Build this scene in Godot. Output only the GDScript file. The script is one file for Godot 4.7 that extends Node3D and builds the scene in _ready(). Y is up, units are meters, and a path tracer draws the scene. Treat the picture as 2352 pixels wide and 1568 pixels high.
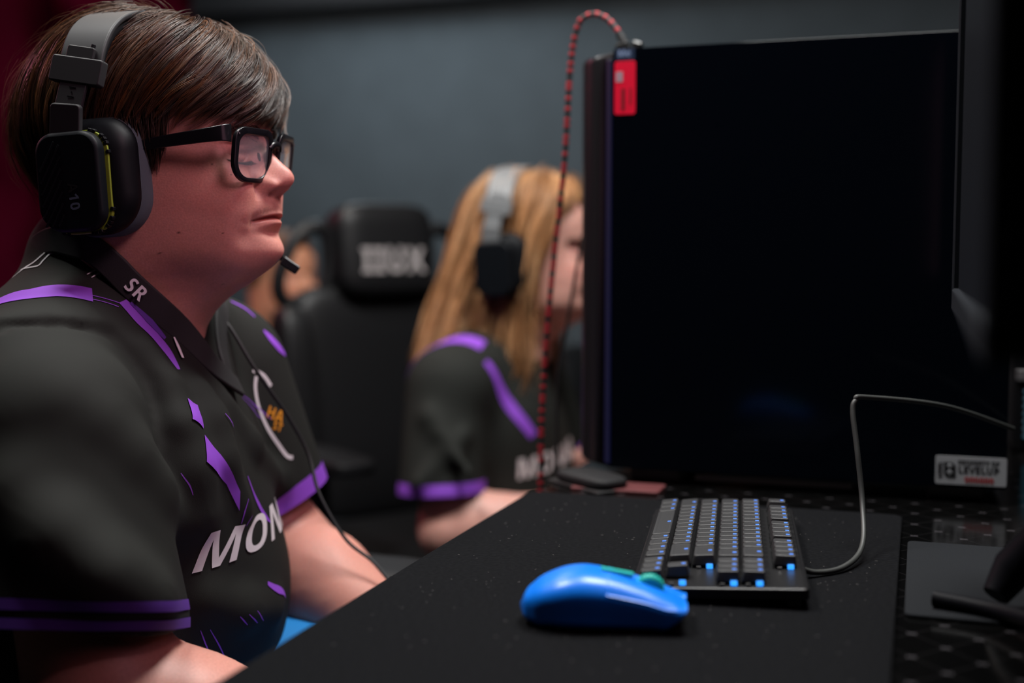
extends Node3D
# A row of players at a long desk. World axes: +x is where the players face, y up, -z along the row. Metres.

class MB extends RefCounted:
	# collects vertices and triangles; triangles are given counter-clockwise as seen from outside
	var v := PackedVector3Array()
	var c := PackedColorArray()
	var uv := PackedVector2Array()
	var ix := PackedInt32Array()
	func vert(p: Vector3, col := Color.WHITE, t := Vector2.ZERO) -> int:
		v.append(p)
		c.append(col)
		uv.append(t)
		return v.size() - 1
	func tri(a: int, b: int, d: int) -> void:
		ix.append(a)
		ix.append(d)
		ix.append(b)
	func quad(a: int, b: int, d: int, e: int) -> void:
		tri(a, b, d)
		tri(a, d, e)
	func loft(rings: Array, caps := true, col := Color.WHITE) -> void:
		# rings of equal length, each closed, running counter-clockwise seen from the last ring's side
		var n: int = rings[0].size()
		var first := v.size()
		for r in rings:
			for p in r:
				vert(p, col)
		for i in rings.size() - 1:
			for j in n:
				var k := (j + 1) % n
				quad(first + i * n + j, first + i * n + k, first + (i + 1) * n + k, first + (i + 1) * n + j)
		if caps:
			for e in [0, rings.size() - 1]:
				var mid := Vector3.ZERO
				for p in rings[e]:
					mid += p
				var m := vert(mid / n, col)
				var s := v.size()
				for p in rings[e]:
					vert(p, col)
				for j in n:
					if e == 0:
						tri(m, s + (j + 1) % n, s + j)
					else:
						tri(m, s + j, s + (j + 1) % n)
	func tube(path: PackedVector3Array, radius, sides := 8, col := Color.WHITE, caps := true) -> void:
		var rings := []
		var side := Vector3.ZERO
		for i in path.size():
			var t := (path[mini(i + 1, path.size() - 1)] - path[maxi(i - 1, 0)]).normalized()
			if side == Vector3.ZERO:
				side = t.cross(Vector3.UP if absf(t.y) < 0.9 else Vector3.RIGHT).normalized()
			side = (side - t * side.dot(t)).normalized()
			var up := t.cross(side)
			var r: float = radius[i] if radius is Array or radius is PackedFloat32Array else radius
			var ring := PackedVector3Array()
			for j in sides:
				var a := TAU * j / sides
				ring.append(path[i] + (side * cos(a) + up * sin(a)) * r)
			rings.append(ring)
		loft(rings, caps, col)
	func box(at: Vector3, size: Vector3, bevel := 0.0, turn := Basis(), col := Color.WHITE, top_scale := 1.0) -> void:
		# a box with chamfered edges; top_scale narrows its top
		var h := size / 2.0
		var b := minf(bevel, minf(h.x, minf(h.y, h.z)) * 0.9)
		var put := func(p: Vector3) -> Vector3:
			var k := lerpf(1.0, top_scale, (p.y + h.y) / size.y)
			return at + turn * Vector3(p.x * k, p.y, p.z * k)
		for axis in 3:
			for s in [-1.0, 1.0]:
				var u := (axis + 1) % 3
				var w := (axis + 2) % 3
				var q := []
				for e in [[-1, -1], [1, -1], [1, 1], [-1, 1]]:
					var p := Vector3.ZERO
					p[axis] = s * h[axis]
					p[u] = e[0] * (h[u] - b)
					p[w] = e[1] * (h[w] - b)
					q.append(vert(put.call(p), col))
				if s > 0:
					quad(q[0], q[1], q[2], q[3])
				else:
					quad(q[0], q[3], q[2], q[1])
		if b <= 0.0:
			return
		for axis in 3:
			var u := (axis + 1) % 3
			var w := (axis + 2) % 3
			for su in [-1.0, 1.0]:
				for sw in [-1.0, 1.0]:
					var q := []
					for e in [[-1, 0], [1, 0], [1, 1], [-1, 1]]:
						var p := Vector3.ZERO
						p[axis] = e[0] * (h[axis] - b)
						p[u] = su * (h[u] - (b if e[1] == 1 else 0.0))
						p[w] = sw * (h[w] - (0.0 if e[1] == 1 else b))
						q.append(vert(put.call(p), col))
					if su * sw < 0:
						quad(q[0], q[1], q[2], q[3])
					else:
						quad(q[0], q[3], q[2], q[1])
		for sx in [-1.0, 1.0]:
			for sy in [-1.0, 1.0]:
				for sz in [-1.0, 1.0]:
					var s := Vector3(sx, sy, sz)
					var q := []
					for axis in 3:
						var p := (h - Vector3.ONE * b) * s
						p[axis] = s[axis] * h[axis]
						q.append(vert(put.call(p), col))
					if sx * sy * sz > 0:
						tri(q[0], q[1], q[2])
					else:
						tri(q[0], q[2], q[1])
	func plate(poly: PackedVector2Array, z0: float, z1: float, bevel := 0.0, frame := Transform3D(), col := Color.WHITE) -> void:
		# a star-shaped outline (counter-clockwise in x, y) extruded along z, with rounded rims
		var n := poly.size()
		var nor := PackedVector2Array()
		for i in n:
			var d := (poly[(i + 1) % n] - poly[(i + n - 1) % n]).normalized()
			nor.append(Vector2(d.y, -d.x))
		var rings := []
		var steps := [[0.0, 1.0], [0.0, 0.999]] if bevel <= 0.0 else [[0.0, 1.0], [0.29, 0.29], [1.0, 0.0]]
		for e in 2:
			var seq := steps.duplicate()
			if e == 1:
				seq.reverse()
			for st in seq:
				var ring := PackedVector3Array()
				for i in n:
					var p: Vector2 = poly[i] - nor[i] * bevel * st[1]
					ring.append(frame * Vector3(p.x, p.y, z0 + bevel * st[0] if e == 0 else z1 - bevel * st[0]))
				rings.append(ring)
		loft(rings, true, col)
	func ring_plate(outer: PackedVector2Array, inner: PackedVector2Array, z0: float, z1: float, bend: Callable, bevel := 0.0006) -> void:
		# a frame between two outlines of equal length, closed all round
		var n := outer.size()
		var rings := []
		for e in [[0.0, z0 + bevel], [0.0, z1 - bevel], [bevel, z1], [1.0 - bevel, z1], [1.0, z1 - bevel], [1.0, z0 + bevel], [1.0 - bevel, z0], [bevel, z0]]:
			var ring := []
			for i in n:
				var span := (inner[i] - outer[i])
				var k: float = e[0]
				if k > 0.0 and k < 0.5:
					k = bevel / span.length()
				elif k > 0.5 and k < 1.0:
					k = 1.0 - bevel / span.length()
				var p: Vector2 = outer[i] + span * k
				ring.append(vert(bend.call(Vector3(p.x, p.y, e[1]))))
			rings.append(ring)
		for k in 8:
			var a: Array = rings[k]
			var b: Array = rings[(k + 1) % 8]
			for i in n:
				var j := (i + 1) % n
				quad(a[i], a[j], b[j], b[i])
	func lathe(profile: PackedVector2Array, segs := 24, frame := Transform3D(), col := Color.WHITE) -> void:
		# x of the profile is the radius, y the height; runs upwards
		var rings := []
		for p in profile:
			var ring := PackedVector3Array()
			for j in segs:
				var a := -TAU * j / segs
				ring.append(frame * Vector3(cos(a) * p.x, p.y, sin(a) * p.x))
			rings.append(ring)
		loft(rings, true, col)
	func ball(at: Vector3, r: Vector3, segs := 16, turn := Basis(), col := Color.WHITE) -> void:
		var rings := []
		for i in range(1, segs / 2):
			var e := -PI / 2 + PI * i / (segs / 2)
			var ring := PackedVector3Array()
			for j in segs:
				var a := -TAU * j / segs
				ring.append(at + turn * (Vector3(cos(a) * cos(e), sin(e), sin(a) * cos(e)) * r))
			rings.append(ring)
		loft(rings, true, col)
	func normals() -> PackedVector3Array:
		var n := PackedVector3Array()
		n.resize(v.size())
		for i in range(0, ix.size(), 3):
			var a := ix[i]
			var b := ix[i + 1]
			var d := ix[i + 2]
			var f := (v[d] - v[a]).cross(v[b] - v[a])
			n[a] += f
			n[b] += f
			n[d] += f
		for i in n.size():
			n[i] = n[i].normalized()
		return n
	func mesh(tinted := false, mapped := false, nor := PackedVector3Array()) -> ArrayMesh:
		var arr := []
		arr.resize(Mesh.ARRAY_MAX)
		arr[Mesh.ARRAY_VERTEX] = v
		arr[Mesh.ARRAY_NORMAL] = normals() if nor.is_empty() else nor
		if tinted:
			arr[Mesh.ARRAY_COLOR] = c
		if mapped:
			arr[Mesh.ARRAY_TEX_UV] = uv
		arr[Mesh.ARRAY_INDEX] = ix
		var m := ArrayMesh.new()
		m.add_surface_from_arrays(Mesh.PRIMITIVE_TRIANGLES, arr)
		return m

var taken := {}
var mats := {}

func numbered(called: String) -> String:
	taken[called] = taken.get(called, -1) + 1
	return called if taken[called] == 0 else "%s_%03d" % [called, taken[called]]

func tag(o: Node, label: String, category: String, group := "") -> Node:
	o.set_meta("label", label)
	o.set_meta("category", category)
	if group:
		o.set_meta("group", group)
	return o

func thing(called: String, label: String, category: String, at := Vector3.ZERO, turn := 0.0, group := "") -> Node3D:
	var o := Node3D.new()
	o.name = numbered(called)
	add_child(o)
	o.position = at
	o.rotation.y = turn
	return tag(o, label, category, group)

func obj(called: String, m, material: Material, parent: Node = null, label := "") -> MeshInstance3D:
	var o := MeshInstance3D.new()
	o.name = called if parent else numbered(called)
	o.mesh = m.mesh() if m is MB else m
	o.set_surface_override_material(0, material)
	o.cast_shadow = GeometryInstance3D.SHADOW_CASTING_SETTING_ON
	(parent if parent else self).add_child(o, true)
	if label:
		o.set_meta("label", label)
	return o

func struct(called: String, m, material: Material, parent: Node = null) -> MeshInstance3D:
	var o := obj(called, m, material, parent)
	if parent == null:
		o.set_meta("kind", "structure")
	return o

func pm(called: String, linear: Color, rough := 0.6, metal := 0.0, spec := 0.5) -> StandardMaterial3D:
	# a plain material; its colour is given as a linear base colour
	if mats.has(called):
		return mats[called]
	var m := StandardMaterial3D.new()
	m.resource_name = called
	m.albedo_color = linear.linear_to_srgb()
	m.roughness = rough
	m.metallic = metal
	m.metallic_specular = spec
	mats[called] = m
	return m

func tinted(called: String, rough := 0.6, spec := 0.5) -> StandardMaterial3D:
	var m := pm(called, Color.WHITE, rough, 0.0, spec)
	m.vertex_color_use_as_albedo = true
	return m

func glow(called: String, linear: Color, energy: float) -> StandardMaterial3D:
	var m := pm(called, Color(0.01, 0.01, 0.01), 0.4)
	m.emission_enabled = true
	m.emission = linear.linear_to_srgb()
	m.emission_energy_multiplier = energy
	return m

func grain(m: StandardMaterial3D, freq: float, bump: float, scale: float, lo := Color(0.75, 0.75, 0.75), hi := Color(1, 1, 1), noise := FastNoiseLite.TYPE_SIMPLEX_SMOOTH, octaves := 4, texels := 256) -> StandardMaterial3D:
	# colour mottling and fine relief, the same in all directions
	var f := FastNoiseLite.new()
	f.seed = 7
	f.noise_type = noise
	f.frequency = freq
	f.fractal_octaves = octaves
	var t := NoiseTexture2D.new()
	t.width = texels
	t.height = texels
	t.seamless = true
	t.noise = f
	var g := Gradient.new()
	g.set_color(0, lo)
	g.set_color(1, hi)
	t.color_ramp = g
	m.albedo_texture = t
	m.uv1_triplanar = true
	m.uv1_scale = Vector3.ONE * scale
	if bump > 0.0:
		var b := NoiseTexture2D.new()
		b.width = texels
		b.height = texels
		b.seamless = true
		b.as_normal_map = true
		b.bump_strength = bump
		b.noise = f
		m.normal_enabled = true
		m.normal_texture = b
	return m

func spline(pts: Array, n: int) -> PackedVector3Array:
	# a smooth curve through the points
	var out := PackedVector3Array()
	var last := pts.size() - 1
	for i in n + 1:
		var t := float(i) / n * last
		var k := mini(int(t), last - 1)
		out.append(pts[k].cubic_interpolate(pts[k + 1], pts[maxi(k - 1, 0)], pts[mini(k + 2, last)], t - k))
	return out

func round_rect(w: float, h: float, r, n := 6) -> PackedVector2Array:
	# counter-clockwise from the lower right; r may give one radius for each corner: lower right, upper right, upper left, lower left
	var out := PackedVector2Array()
	var rs: Array = r if r is Array else [r, r, r, r]
	var cs := [Vector2(1, -1), Vector2(1, 1), Vector2(-1, 1), Vector2(-1, -1)]
	for k in 4:
		var mid: Vector2 = cs[k] * Vector2(w / 2 - rs[k], h / 2 - rs[k])
		for i in n + 1:
			var a := -PI / 2 + PI / 2 * (k + float(i) / n)
			out.append(mid + Vector2(cos(a), sin(a)) * rs[k])
	return out

func table(keys: Array, x: float) -> float:
	# smooth interpolation in a list of [x, y] pairs with rising x
	if x <= keys[0][0]:
		return keys[0][1]
	var last := keys.size() - 1
	if x >= keys[last][0]:
		return keys[last][1]
	var k := 0
	while x > keys[k + 1][0]:
		k += 1
	var t: float = (x - keys[k][0]) / (keys[k + 1][0] - keys[k][0])
	var a: Array = keys[maxi(k - 1, 0)]
	var b: Array = keys[k]
	var d: Array = keys[k + 1]
	var e: Array = keys[mini(k + 2, last)]
	return cubic_interpolate_in_time(b[1], d[1], a[1], e[1], t, d[0] - b[0], a[0] - b[0] if a[0] != b[0] else -(d[0] - b[0]), e[0] - b[0] if e[0] != d[0] else 2.0 * (d[0] - b[0]))

func bell(a: float, s: float) -> float:
	return exp(-(a / s) * (a / s))

# ---- smooth solids: a list of tapered capsules and ellipsoids blended with a smooth minimum, meshed as surface nets ----
class Solid extends RefCounted:
	var kind := PackedByteArray()
	var a := PackedVector3Array()
	var b := PackedVector3Array()
	var r := PackedVector3Array()
	var k := PackedFloat32Array()
	var cut := {}
	func bone(p: Vector3, q: Vector3, r1: float, r2: float, blend := 0.03) -> void:
		kind.append(0)
		a.append(p)
		b.append(q - p)
		r.append(Vector3(r1, r2 - r1, 1.0 / maxf((q - p).length_squared(), 1e-9)))
		k.append(blend)
	func blob(p: Vector3, radii: Vector3, blend := 0.03) -> void:
		kind.append(1)
		a.append(p)
		b.append(Vector3.ZERO)
		r.append(radii)
		k.append(blend)
	func sleeve(p: Vector3, q: Vector3, r1: float, r2: float, blend: float, end: Vector3) -> void:
		# a bone cut off flat at its far end
		bone(p, q, r1, r2, blend)
		kind[kind.size() - 1] = 3
		cut[kind.size() - 1] = end.normalized()
	func dig(p: Vector3, q: Vector3, r1: float, r2: float, blend := 0.01) -> void:
		# a groove cut out of what stands so far
		bone(p, q, r1, r2, blend)
		kind[kind.size() - 1] = 2
	func at(p: Vector3) -> float:
		var d := 1e3
		for i in kind.size():
			var e: float
			var t := p - a[i]
			if kind[i] == 1:
				var q := t / r[i]
				var l := q.length()
				if l < 1e-6:
					e = -minf(r[i].x, minf(r[i].y, r[i].z))
				else:
					e = l * (l - 1.0) / (q / r[i]).length()
			else:
				var h := clampf(t.dot(b[i]) * r[i].z, 0.0, 1.0)
				e = (t - b[i] * h).length() - r[i].x - r[i].y * h
				if kind[i] == 3:
					e = maxf(e, (t - b[i]).dot(cut[i]))
			var s := k[i]
			if kind[i] == 2:
				e = -e
				if e > d - s:
					if e >= d + s:
						d = e
					else:
						var m := 0.5 + 0.5 * (e - d) / s
						d = lerpf(d, e, m) + s * m * (1.0 - m)
			elif e < d + s:
				if e <= d - s:
					d = e
				else:
					var m := 0.5 + 0.5 * (d - e) / s
					d = lerpf(d, e, m) - s * m * (1.0 - m)
		return d
	func net(mb: MB, lo: Vector3, hi: Vector3, cell: float, smooth := 1, col := Color.WHITE) -> void:
		var bx := ceili((hi.x - lo.x) / cell / 4.0)
		var by := ceili((hi.y - lo.y) / cell / 4.0)
		var bz := ceili((hi.z - lo.z) / cell / 4.0)
		var nx := bx * 4 + 1
		var ny := by * 4 + 1
		var nz := bz * 4 + 1
		var val := PackedFloat32Array()
		val.resize(nx * ny * nz)
		val.fill(1e9)
		var near4 := cell * 4 * 0.9
		var near2 := cell * 2 * 0.95
		var live := PackedInt32Array()
		for z in bz:
			for y in by:
				for x in bx:
					var o := lo + Vector3(x, y, z) * cell * 4
					if absf(at(o + Vector3.ONE * cell * 2)) > near4:
						continue
					for s in 8:
						var c := Vector3i(x * 4 + (s & 1) * 2, y * 4 + (s >> 1 & 1) * 2, z * 4 + (s >> 2) * 2)
						var d := at(lo + (Vector3(c) + Vector3.ONE) * cell)
						if absf(d) > near2:
							continue
						for w in 27:
							var g := Vector3i(c.x + w % 3, c.y + w / 3 % 3, c.z + w / 9)
							var n := (g.z * ny + g.y) * nx + g.x
							if val[n] > 1e8:
								val[n] = at(lo + Vector3(g) * cell)
						for w in 8:
							live.append(((c.z + (w >> 2)) * ny + c.y + (w >> 1 & 1)) * nx + c.x + (w & 1))
		var own := PackedInt32Array()
		own.resize(nx * ny * nz)
		own.fill(-1)
		var sy := nx
		var sz := nx * ny
		var corner := [0, 1, sy, sy + 1, sz, sz + 1, sz + sy, sz + sy + 1]
		var edges := [[0, 1], [2, 3], [4, 5], [6, 7], [0, 2], [1, 3], [4, 6], [5, 7], [0, 4], [1, 5], [2, 6], [3, 7]]
		var first := mb.v.size()
		var start := mb.ix.size()
		for n in live:
			var inside := 0
			for w in 8:
				if val[n + corner[w]] < 0.0:
					inside += 1
			if inside == 0 or inside == 8:
				continue
			var sum := Vector3.ZERO
			var count := 0
			for e in edges:
				var va := val[n + corner[e[0]]]
				var vb := val[n + corner[e[1]]]
				if (va < 0.0) != (vb < 0.0):
					var t := va / (va - vb)
					var pa := Vector3(e[0] & 1, e[0] >> 1 & 1, e[0] >> 2)
					var pb := Vector3(e[1] & 1, e[1] >> 1 & 1, e[1] >> 2)
					sum += pa.lerp(pb, t)
					count += 1
			var g := Vector3(n % nx, n / nx % ny, n / sz)
			own[n] = mb.vert(lo + (g + sum / count) * cell, col)
		for n in live:
			if own[n] < 0:
				continue
			var inside := val[n] < 0.0
			for axis in 3:
				var step: int = [1, sy, sz][axis]
				if (val[n + step] < 0.0) == inside or val[n + step] > 1e8:
					continue
				var u: int = [sy, sz, 1][axis]
				var w: int = [sz, 1, sy][axis]
				var q0 := own[n]
				var q1 := own[n - u]
				var q2 := own[n - u - w]
				var q3 := own[n - w]
				if q1 < 0 or q2 < 0 or q3 < 0:
					continue
				if inside:
					mb.quad(q0, q1, q2, q3)
				else:
					mb.quad(q0, q3, q2, q1)
		for round in smooth:
			var sum := PackedVector3Array()
			sum.resize(mb.v.size() - first)
			var count := PackedFloat32Array()
			count.resize(mb.v.size() - first)
			for i in range(start, mb.ix.size(), 3):
				for e in 3:
					var p := mb.ix[i + e] - first
					sum[p] += mb.v[mb.ix[i + (e + 1) % 3]] + mb.v[mb.ix[i + (e + 2) % 3]]
					count[p] += 2.0
			for i in sum.size():
				if count[i] > 0.0:
					mb.v[first + i] = mb.v[first + i].lerp(sum[i] / count[i], 0.5)
	func lean(p: Vector3) -> Vector3:
		# which way the surface faces there
		var h := 0.0015
		return Vector3(at(p + Vector3(h, 0, 0)) - at(p - Vector3(h, 0, 0)), at(p + Vector3(0, h, 0)) - at(p - Vector3(0, h, 0)), at(p + Vector3(0, 0, h)) - at(p - Vector3(0, 0, h))).normalized()
	func snap(p: Vector3, over: float) -> Vector3:
		for i in 3:
			var n := lean(p)
			p -= n * (at(p) - over)
		return p
	func drop(from: Vector3, along: Vector3, most := 0.4) -> Vector3:
		# the first point of the surface met from there
		var t := 0.0
		for i in 60:
			var d := at(from + along * t)
			if d < 0.0002 or t > most:
				break
			t += d * 0.8
		return from + along * t

func _ready() -> void:
	# ---- camera, sky, large lights, exposure ----
	var cam := Camera3D.new()
	cam.name = "camera"
	add_child(cam)
	cam.position = Vector3(0.0, 1.0125, 0.0)
	cam.rotation = Vector3(-deg_to_rad(4.17), deg_to_rad(18.5), 0.0)
	var lens := CameraAttributesPhysical.new()
	lens.frustum_focal_length = 42.857
	lens.frustum_focus_distance = 1.06
	lens.frustum_near = 0.05
	lens.frustum_far = 60.0
	lens.exposure_aperture = 2.1
	cam.attributes = lens
	cam.fov = rad_to_deg(2.0 * atan(784.0 / 2800.0))
	var we := WorldEnvironment.new()
	we.name = "environment"
	var env := Environment.new()
	env.background_mode = Environment.BG_COLOR
	env.background_color = Color(0.0, 0.0, 0.0)
	env.tonemap_mode = Environment.TONE_MAPPER_LINEAR
	env.tonemap_exposure = 1.0
	env.sdfgi_enabled = true
	env.ssao_enabled = true
	env.ssil_enabled = true
	we.environment = env
	add_child(we)
	panel_light("white ceiling panel lamp above the front of the desk row", Vector3(-0.10, 2.30, -1.34), Vector2(0.5, 0.5), Vector3(-0.45, 0.95, -1.24), Color(1.0, 0.99, 0.97), 3.3)
	panel_light("white ceiling panel lamp straight above the boy's chair", Vector3(-1.00, 2.55, -0.92), Vector2(0.4, 0.4), Vector3(-0.80, 0.95, -0.95), Color(1.0, 0.98, 0.95), 3.2)
	panel_light("cool white ceiling panel lamp washing the grey back wall", Vector3(-1.95, 2.70, -3.95), Vector2(0.9, 0.5), Vector3(-1.7, 1.0, -4.6), Color(0.86, 0.95, 1.0), 2.0)
	panel_light("warm white ceiling panel lamp above the empty aisle", Vector3(-1.45, 2.60, -2.10), Vector2(0.6, 0.4), Vector3(-1.30, 0.9, -2.40), Color(1.0, 0.86, 0.74), 1.2)
	stage_lamp("pink stage lamp hanging over the near end of the desk", Vector3(0.42, 2.05, -0.60), Vector3(-0.64, 1.09, -1.0), Color(1.0, 0.58, 0.72), 1.75)
	panel_light("small red ceiling lamp beside the hanging curtain", Vector3(-4.1, 2.60, -2.15), Vector2(0.4, 0.4), Vector3(-2.7, 1.3, -3.2), Color(1.0, 0.25, 0.38), 1.6)
	room()
	desk()
	tower()
	keyboard()
	mouse()
	monitor()
	boy()
	girl()
	neighbour()
	girl_chair()
	boy_chair()
	cables()
	oddments()

func panel_light(label: String, at: Vector3, size: Vector2, toward: Vector3, tint: Color, energy: float) -> void:
	var o := thing("panel_lamp", label, "lamp")
	o.look_at_from_position(at, toward, Vector3.RIGHT)
	var back := MB.new()
	back.box(Vector3(0, 0, 0.030), Vector3(size.x + 0.05, size.y + 0.05, 0.05), 0.006)
	obj("housing", back, pm("lamp_housing", Color(0.03, 0.03, 0.03), 0.6), o)
	var face := MB.new()
	face.box(Vector3(0, 0, 0.002), Vector3(size.x, size.y, 0.004), 0.001)
	obj("diffuser_light", face, glow("lamp_glow_" + label, tint, 0.9), o)
	var l := AreaLight3D.new()
	l.name = "area_light"
	l.area_size = size
	l.light_color = tint.linear_to_srgb()
	l.light_energy = energy
	l.area_range = 12.0
	l.shadow_enabled = true
	o.add_child(l)
	l.position = Vector3(0, 0, -0.004)

func stage_lamp(label: String, at: Vector3, toward: Vector3, tint: Color, energy: float) -> void:
	var o := thing("stage_lamp", label, "lamp")
	o.look_at_from_position(at, toward, Vector3.UP)
	var can := MB.new()
	can.lathe(PackedVector2Array([Vector2(0.06, 0.0), Vector2(0.10, 0.02), Vector2(0.17, 0.20), Vector2(0.17, 0.24)]), 28, Transform3D(Basis(Vector3.RIGHT, -PI / 2), Vector3(0, 0, 0.25)))
	obj("can", can, pm("lamp_housing", Color(0.03, 0.03, 0.03), 0.6), o)
	var yoke := MB.new()
	yoke.tube(PackedVector3Array([Vector3(0.19, 0, 0.12), Vector3(0.19, 0.22, 0.12), Vector3(0, 0.30, 0.12), Vector3(-0.19, 0.22, 0.12), Vector3(-0.19, 0, 0.12)]), 0.012, 8)
	obj("yoke", yoke, pm("lamp_housing", Color.WHITE), o)
	var face := MB.new()
	face.lathe(PackedVector2Array([Vector2(0.155, 0.0), Vector2(0.155, 0.004)]), 28, Transform3D(Basis(Vector3.RIGHT, -PI / 2), Vector3(0, 0, 0.008)))
	obj("lens_light", face, glow("stage_lens", tint, 1.0), o)
	var l := SpotLight3D.new()
	l.name = "spot_light"
	l.light_color = tint.linear_to_srgb()
	l.light_energy = energy
	l.light_size = 0.30
	l.spot_range = 8.0
	l.spot_angle = 12.0
	l.spot_angle_attenuation = 1.0
	l.spot_attenuation = 2.0
	l.shadow_enabled = true
	o.add_child(l)
	l.position = Vector3(0, 0, -0.004)

func slab(called: String, lo: Vector3, hi: Vector3, m: Material) -> MeshInstance3D:
	var mb := MB.new()
	mb.box((lo + hi) / 2, hi - lo)
	return struct(called, mb, m)

func room() -> void:
	var grey := grain(pm("wall_paint", Color(0.105, 0.130, 0.150), 0.85), 0.02, 0.3, 0.8, Color(0.93, 0.93, 0.93))
	var dark := pm("dark_paint", Color(0.012, 0.012, 0.014), 0.9)
	slab("floor", Vector3(-4.6, -0.1, -4.7), Vector3(4.1, 0.0, 3.1), grain(pm("carpet", Color(0.02, 0.02, 0.023), 0.95), 0.05, 1.0, 3.0))
	slab("wall_back", Vector3(-4.6, 0.0, -4.7), Vector3(4.1, 3.1, -4.6), grey)
	slab("wall_left", Vector3(-4.7, 0.0, -4.7), Vector3(-4.6, 3.1, 3.1), dark)
	slab("wall_right", Vector3(4.1, 0.0, -4.7), Vector3(4.2, 3.1, 3.1), dark)
	slab("wall_front", Vector3(-4.6, 0.0, 3.0), Vector3(4.1, 3.1, 3.1), dark)
	slab("ceiling", Vector3(-4.6, 3.0, -4.7), Vector3(4.1, 3.1, 3.1), dark)
	slab("trim_1", Vector3(-4.6, 2.005, -4.6), Vector3(4.1, 3.0, -4.50), dark)
	# a hanging curtain in long uneven folds
	var mb := MB.new()
	var noise := FastNoiseLite.new()
	noise.seed = 4
	noise.frequency = 1.0
	var nu := 160
	var nv := 60
	for j in nv + 1:
		for i in nu + 1:
			var u := float(i) / nu
			var v := float(j) / nv
			var x := lerpf(-4.3, -2.14 - 0.06 * sin(v * 5.0), u)
			var y := lerpf(0.02, 2.75, v)
			var z := 0.10 * sin(u * 38.0 + 2.4 * noise.get_noise_2d(u * 3.0, v * 1.4)) + 0.22 * noise.get_noise_2d(u * 5.0 + 3.2 * v, v * 2.6 - u * 2.0)
			mb.vert(Vector3(x, y, -3.2 + z))
	for j in nv:
		for i in nu:
			var a := j * (nu + 1) + i
			mb.quad(a, a + 1, a + nu + 2, a + nu + 1)
	var cloth := grain(pm("red_curtain", Color(0.085, 0.002, 0.016), 0.85, 0.0, 0.1), 0.05, 0.4, 6.0)
	tag(obj("curtain", mb, cloth), "dark crimson curtain hanging in folds behind the boy's head", "curtain")

func hex_print() -> ImageTexture:
	# printed line lattice: dark field, fine diagonals, a pale dash at each crossing
	var n := 256
	var im := Image.create(n, n, false, Image.FORMAT_RGB8)
	for y in n:
		for x in n:
			var u := float(x) / n
			var v := float(y) / n
			var a := absf(fposmod(u + v, 1.0) - 0.5)
			var b := absf(fposmod(u - v, 1.0) - 0.5)
			var k := 0.03
			if minf(0.5 - a, 0.5 - b) < 0.012:
				k = 0.11
			var cu := minf(absf(u - 0.5), minf(u, 1.0 - u))
			for q in [Vector2(0, 0), Vector2(1, 0), Vector2(0, 1), Vector2(1, 1), Vector2(0.5, 0.5)]:
				if absf(u - q.x) < 0.075 and absf(v - q.y) < 0.040:
					k = 0.24
			im.set_pixel(x, y, Color(k, k * 0.98, k * 1.02))
	return ImageTexture.create_from_image(im)

func desk() -> void:
	var o := thing("long_desk", "long black desk with a glossy lattice-printed top", "desk")
	var top_m := pm("desk_gloss", Color(1, 1, 1), 0.12)
	top_m.albedo_texture = hex_print()
	top_m.uv1_triplanar = true
	top_m.uv1_world_triplanar = true
	top_m.uv1_scale = Vector3(1.0 / 0.044, 1.0 / 0.044, 1.0 / 0.052)
	var mb := MB.new()
	mb.box(Vector3(0.0, 0.731, -1.55), Vector3(0.80, 0.030, 4.1), 0.002)
	obj("desk_top", mb, top_m, o)
	var black := pm("desk_black", Color(0.012, 0.012, 0.013), 0.5)
	var apron := MB.new()
	apron.box(Vector3(0.36, 0.50, -1.55), Vector3(0.02, 0.43, 4.0), 0.002)
	obj("modesty_panel", apron, black, o)
	for z in [0.35, -1.55, -3.45]:
		for x in [-0.28, 0.33]:
			var leg := MB.new()
			leg.box(Vector3(x, 0.358, z), Vector3(0.05, 0.716, 0.05), 0.004)
			obj("leg", leg, black, o)
	# cloth mats
	var cloth := grain(pm("mat_cloth", Color(0.0068, 0.0072, 0.0082), 0.92, 0.0, 0.16), 0.09, 0.8, 9.0, Color(0.70, 0.70, 0.72), Color(1, 1, 1))
	var mat := MB.new()
	var poly := round_rect(0.392, 0.86, 0.012, 4)
	mat.plate(poly, 0.0, 0.004, 0.0012, Transform3D(Basis(Vector3.RIGHT, -PI / 2), Vector3(-0.2075, 0.746, -0.840)))
	var m := obj("desk_mat", mat, cloth)
	tag(m, "large black cloth desk mat under the blue mouse and keyboard", "desk mat")
	var lint := MB.new()
	var rng := RandomNumberGenerator.new()
	rng.seed = 21
	for i in 260:
		var p := Vector3(rng.randf_range(-0.38, -0.03), 0.7503, rng.randf_range(-1.24, -0.72))
		var a := rng.randf() * TAU
		var d := Vector3(cos(a), 0, sin(a)) * rng.randf_range(0.0003, 0.0014)
		lint.tube(PackedVector3Array([p, p + d, p + d * 1.6 + Vector3(d.z, 0, -d.x) * rng.randf()]), 0.00012, 4, Color.WHITE, false)
	var l := obj("lint", lint, pm("lint", Color(0.20, 0.19, 0.18), 0.9), m, "tiny pale lint specks")
	l.set_meta("kind", "stuff")
	var pad := MB.new()
	pad.plate(round_rect(0.36, 0.240, 0.006, 4), 0.0, 0.003, 0.001, Transform3D(Basis(Vector3.RIGHT, -PI / 2), Vector3(0.1745, 0.746, -1.042)))
	tag(obj("mouse_pad", pad, grain(pm("pad_cloth", Color(0.019, 0.021, 0.024), 0.9, 0.0, 0.2), 0.3, 0.5, 12.0)), "dark grey cloth pad under the monitor foot", "mouse pad")

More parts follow.
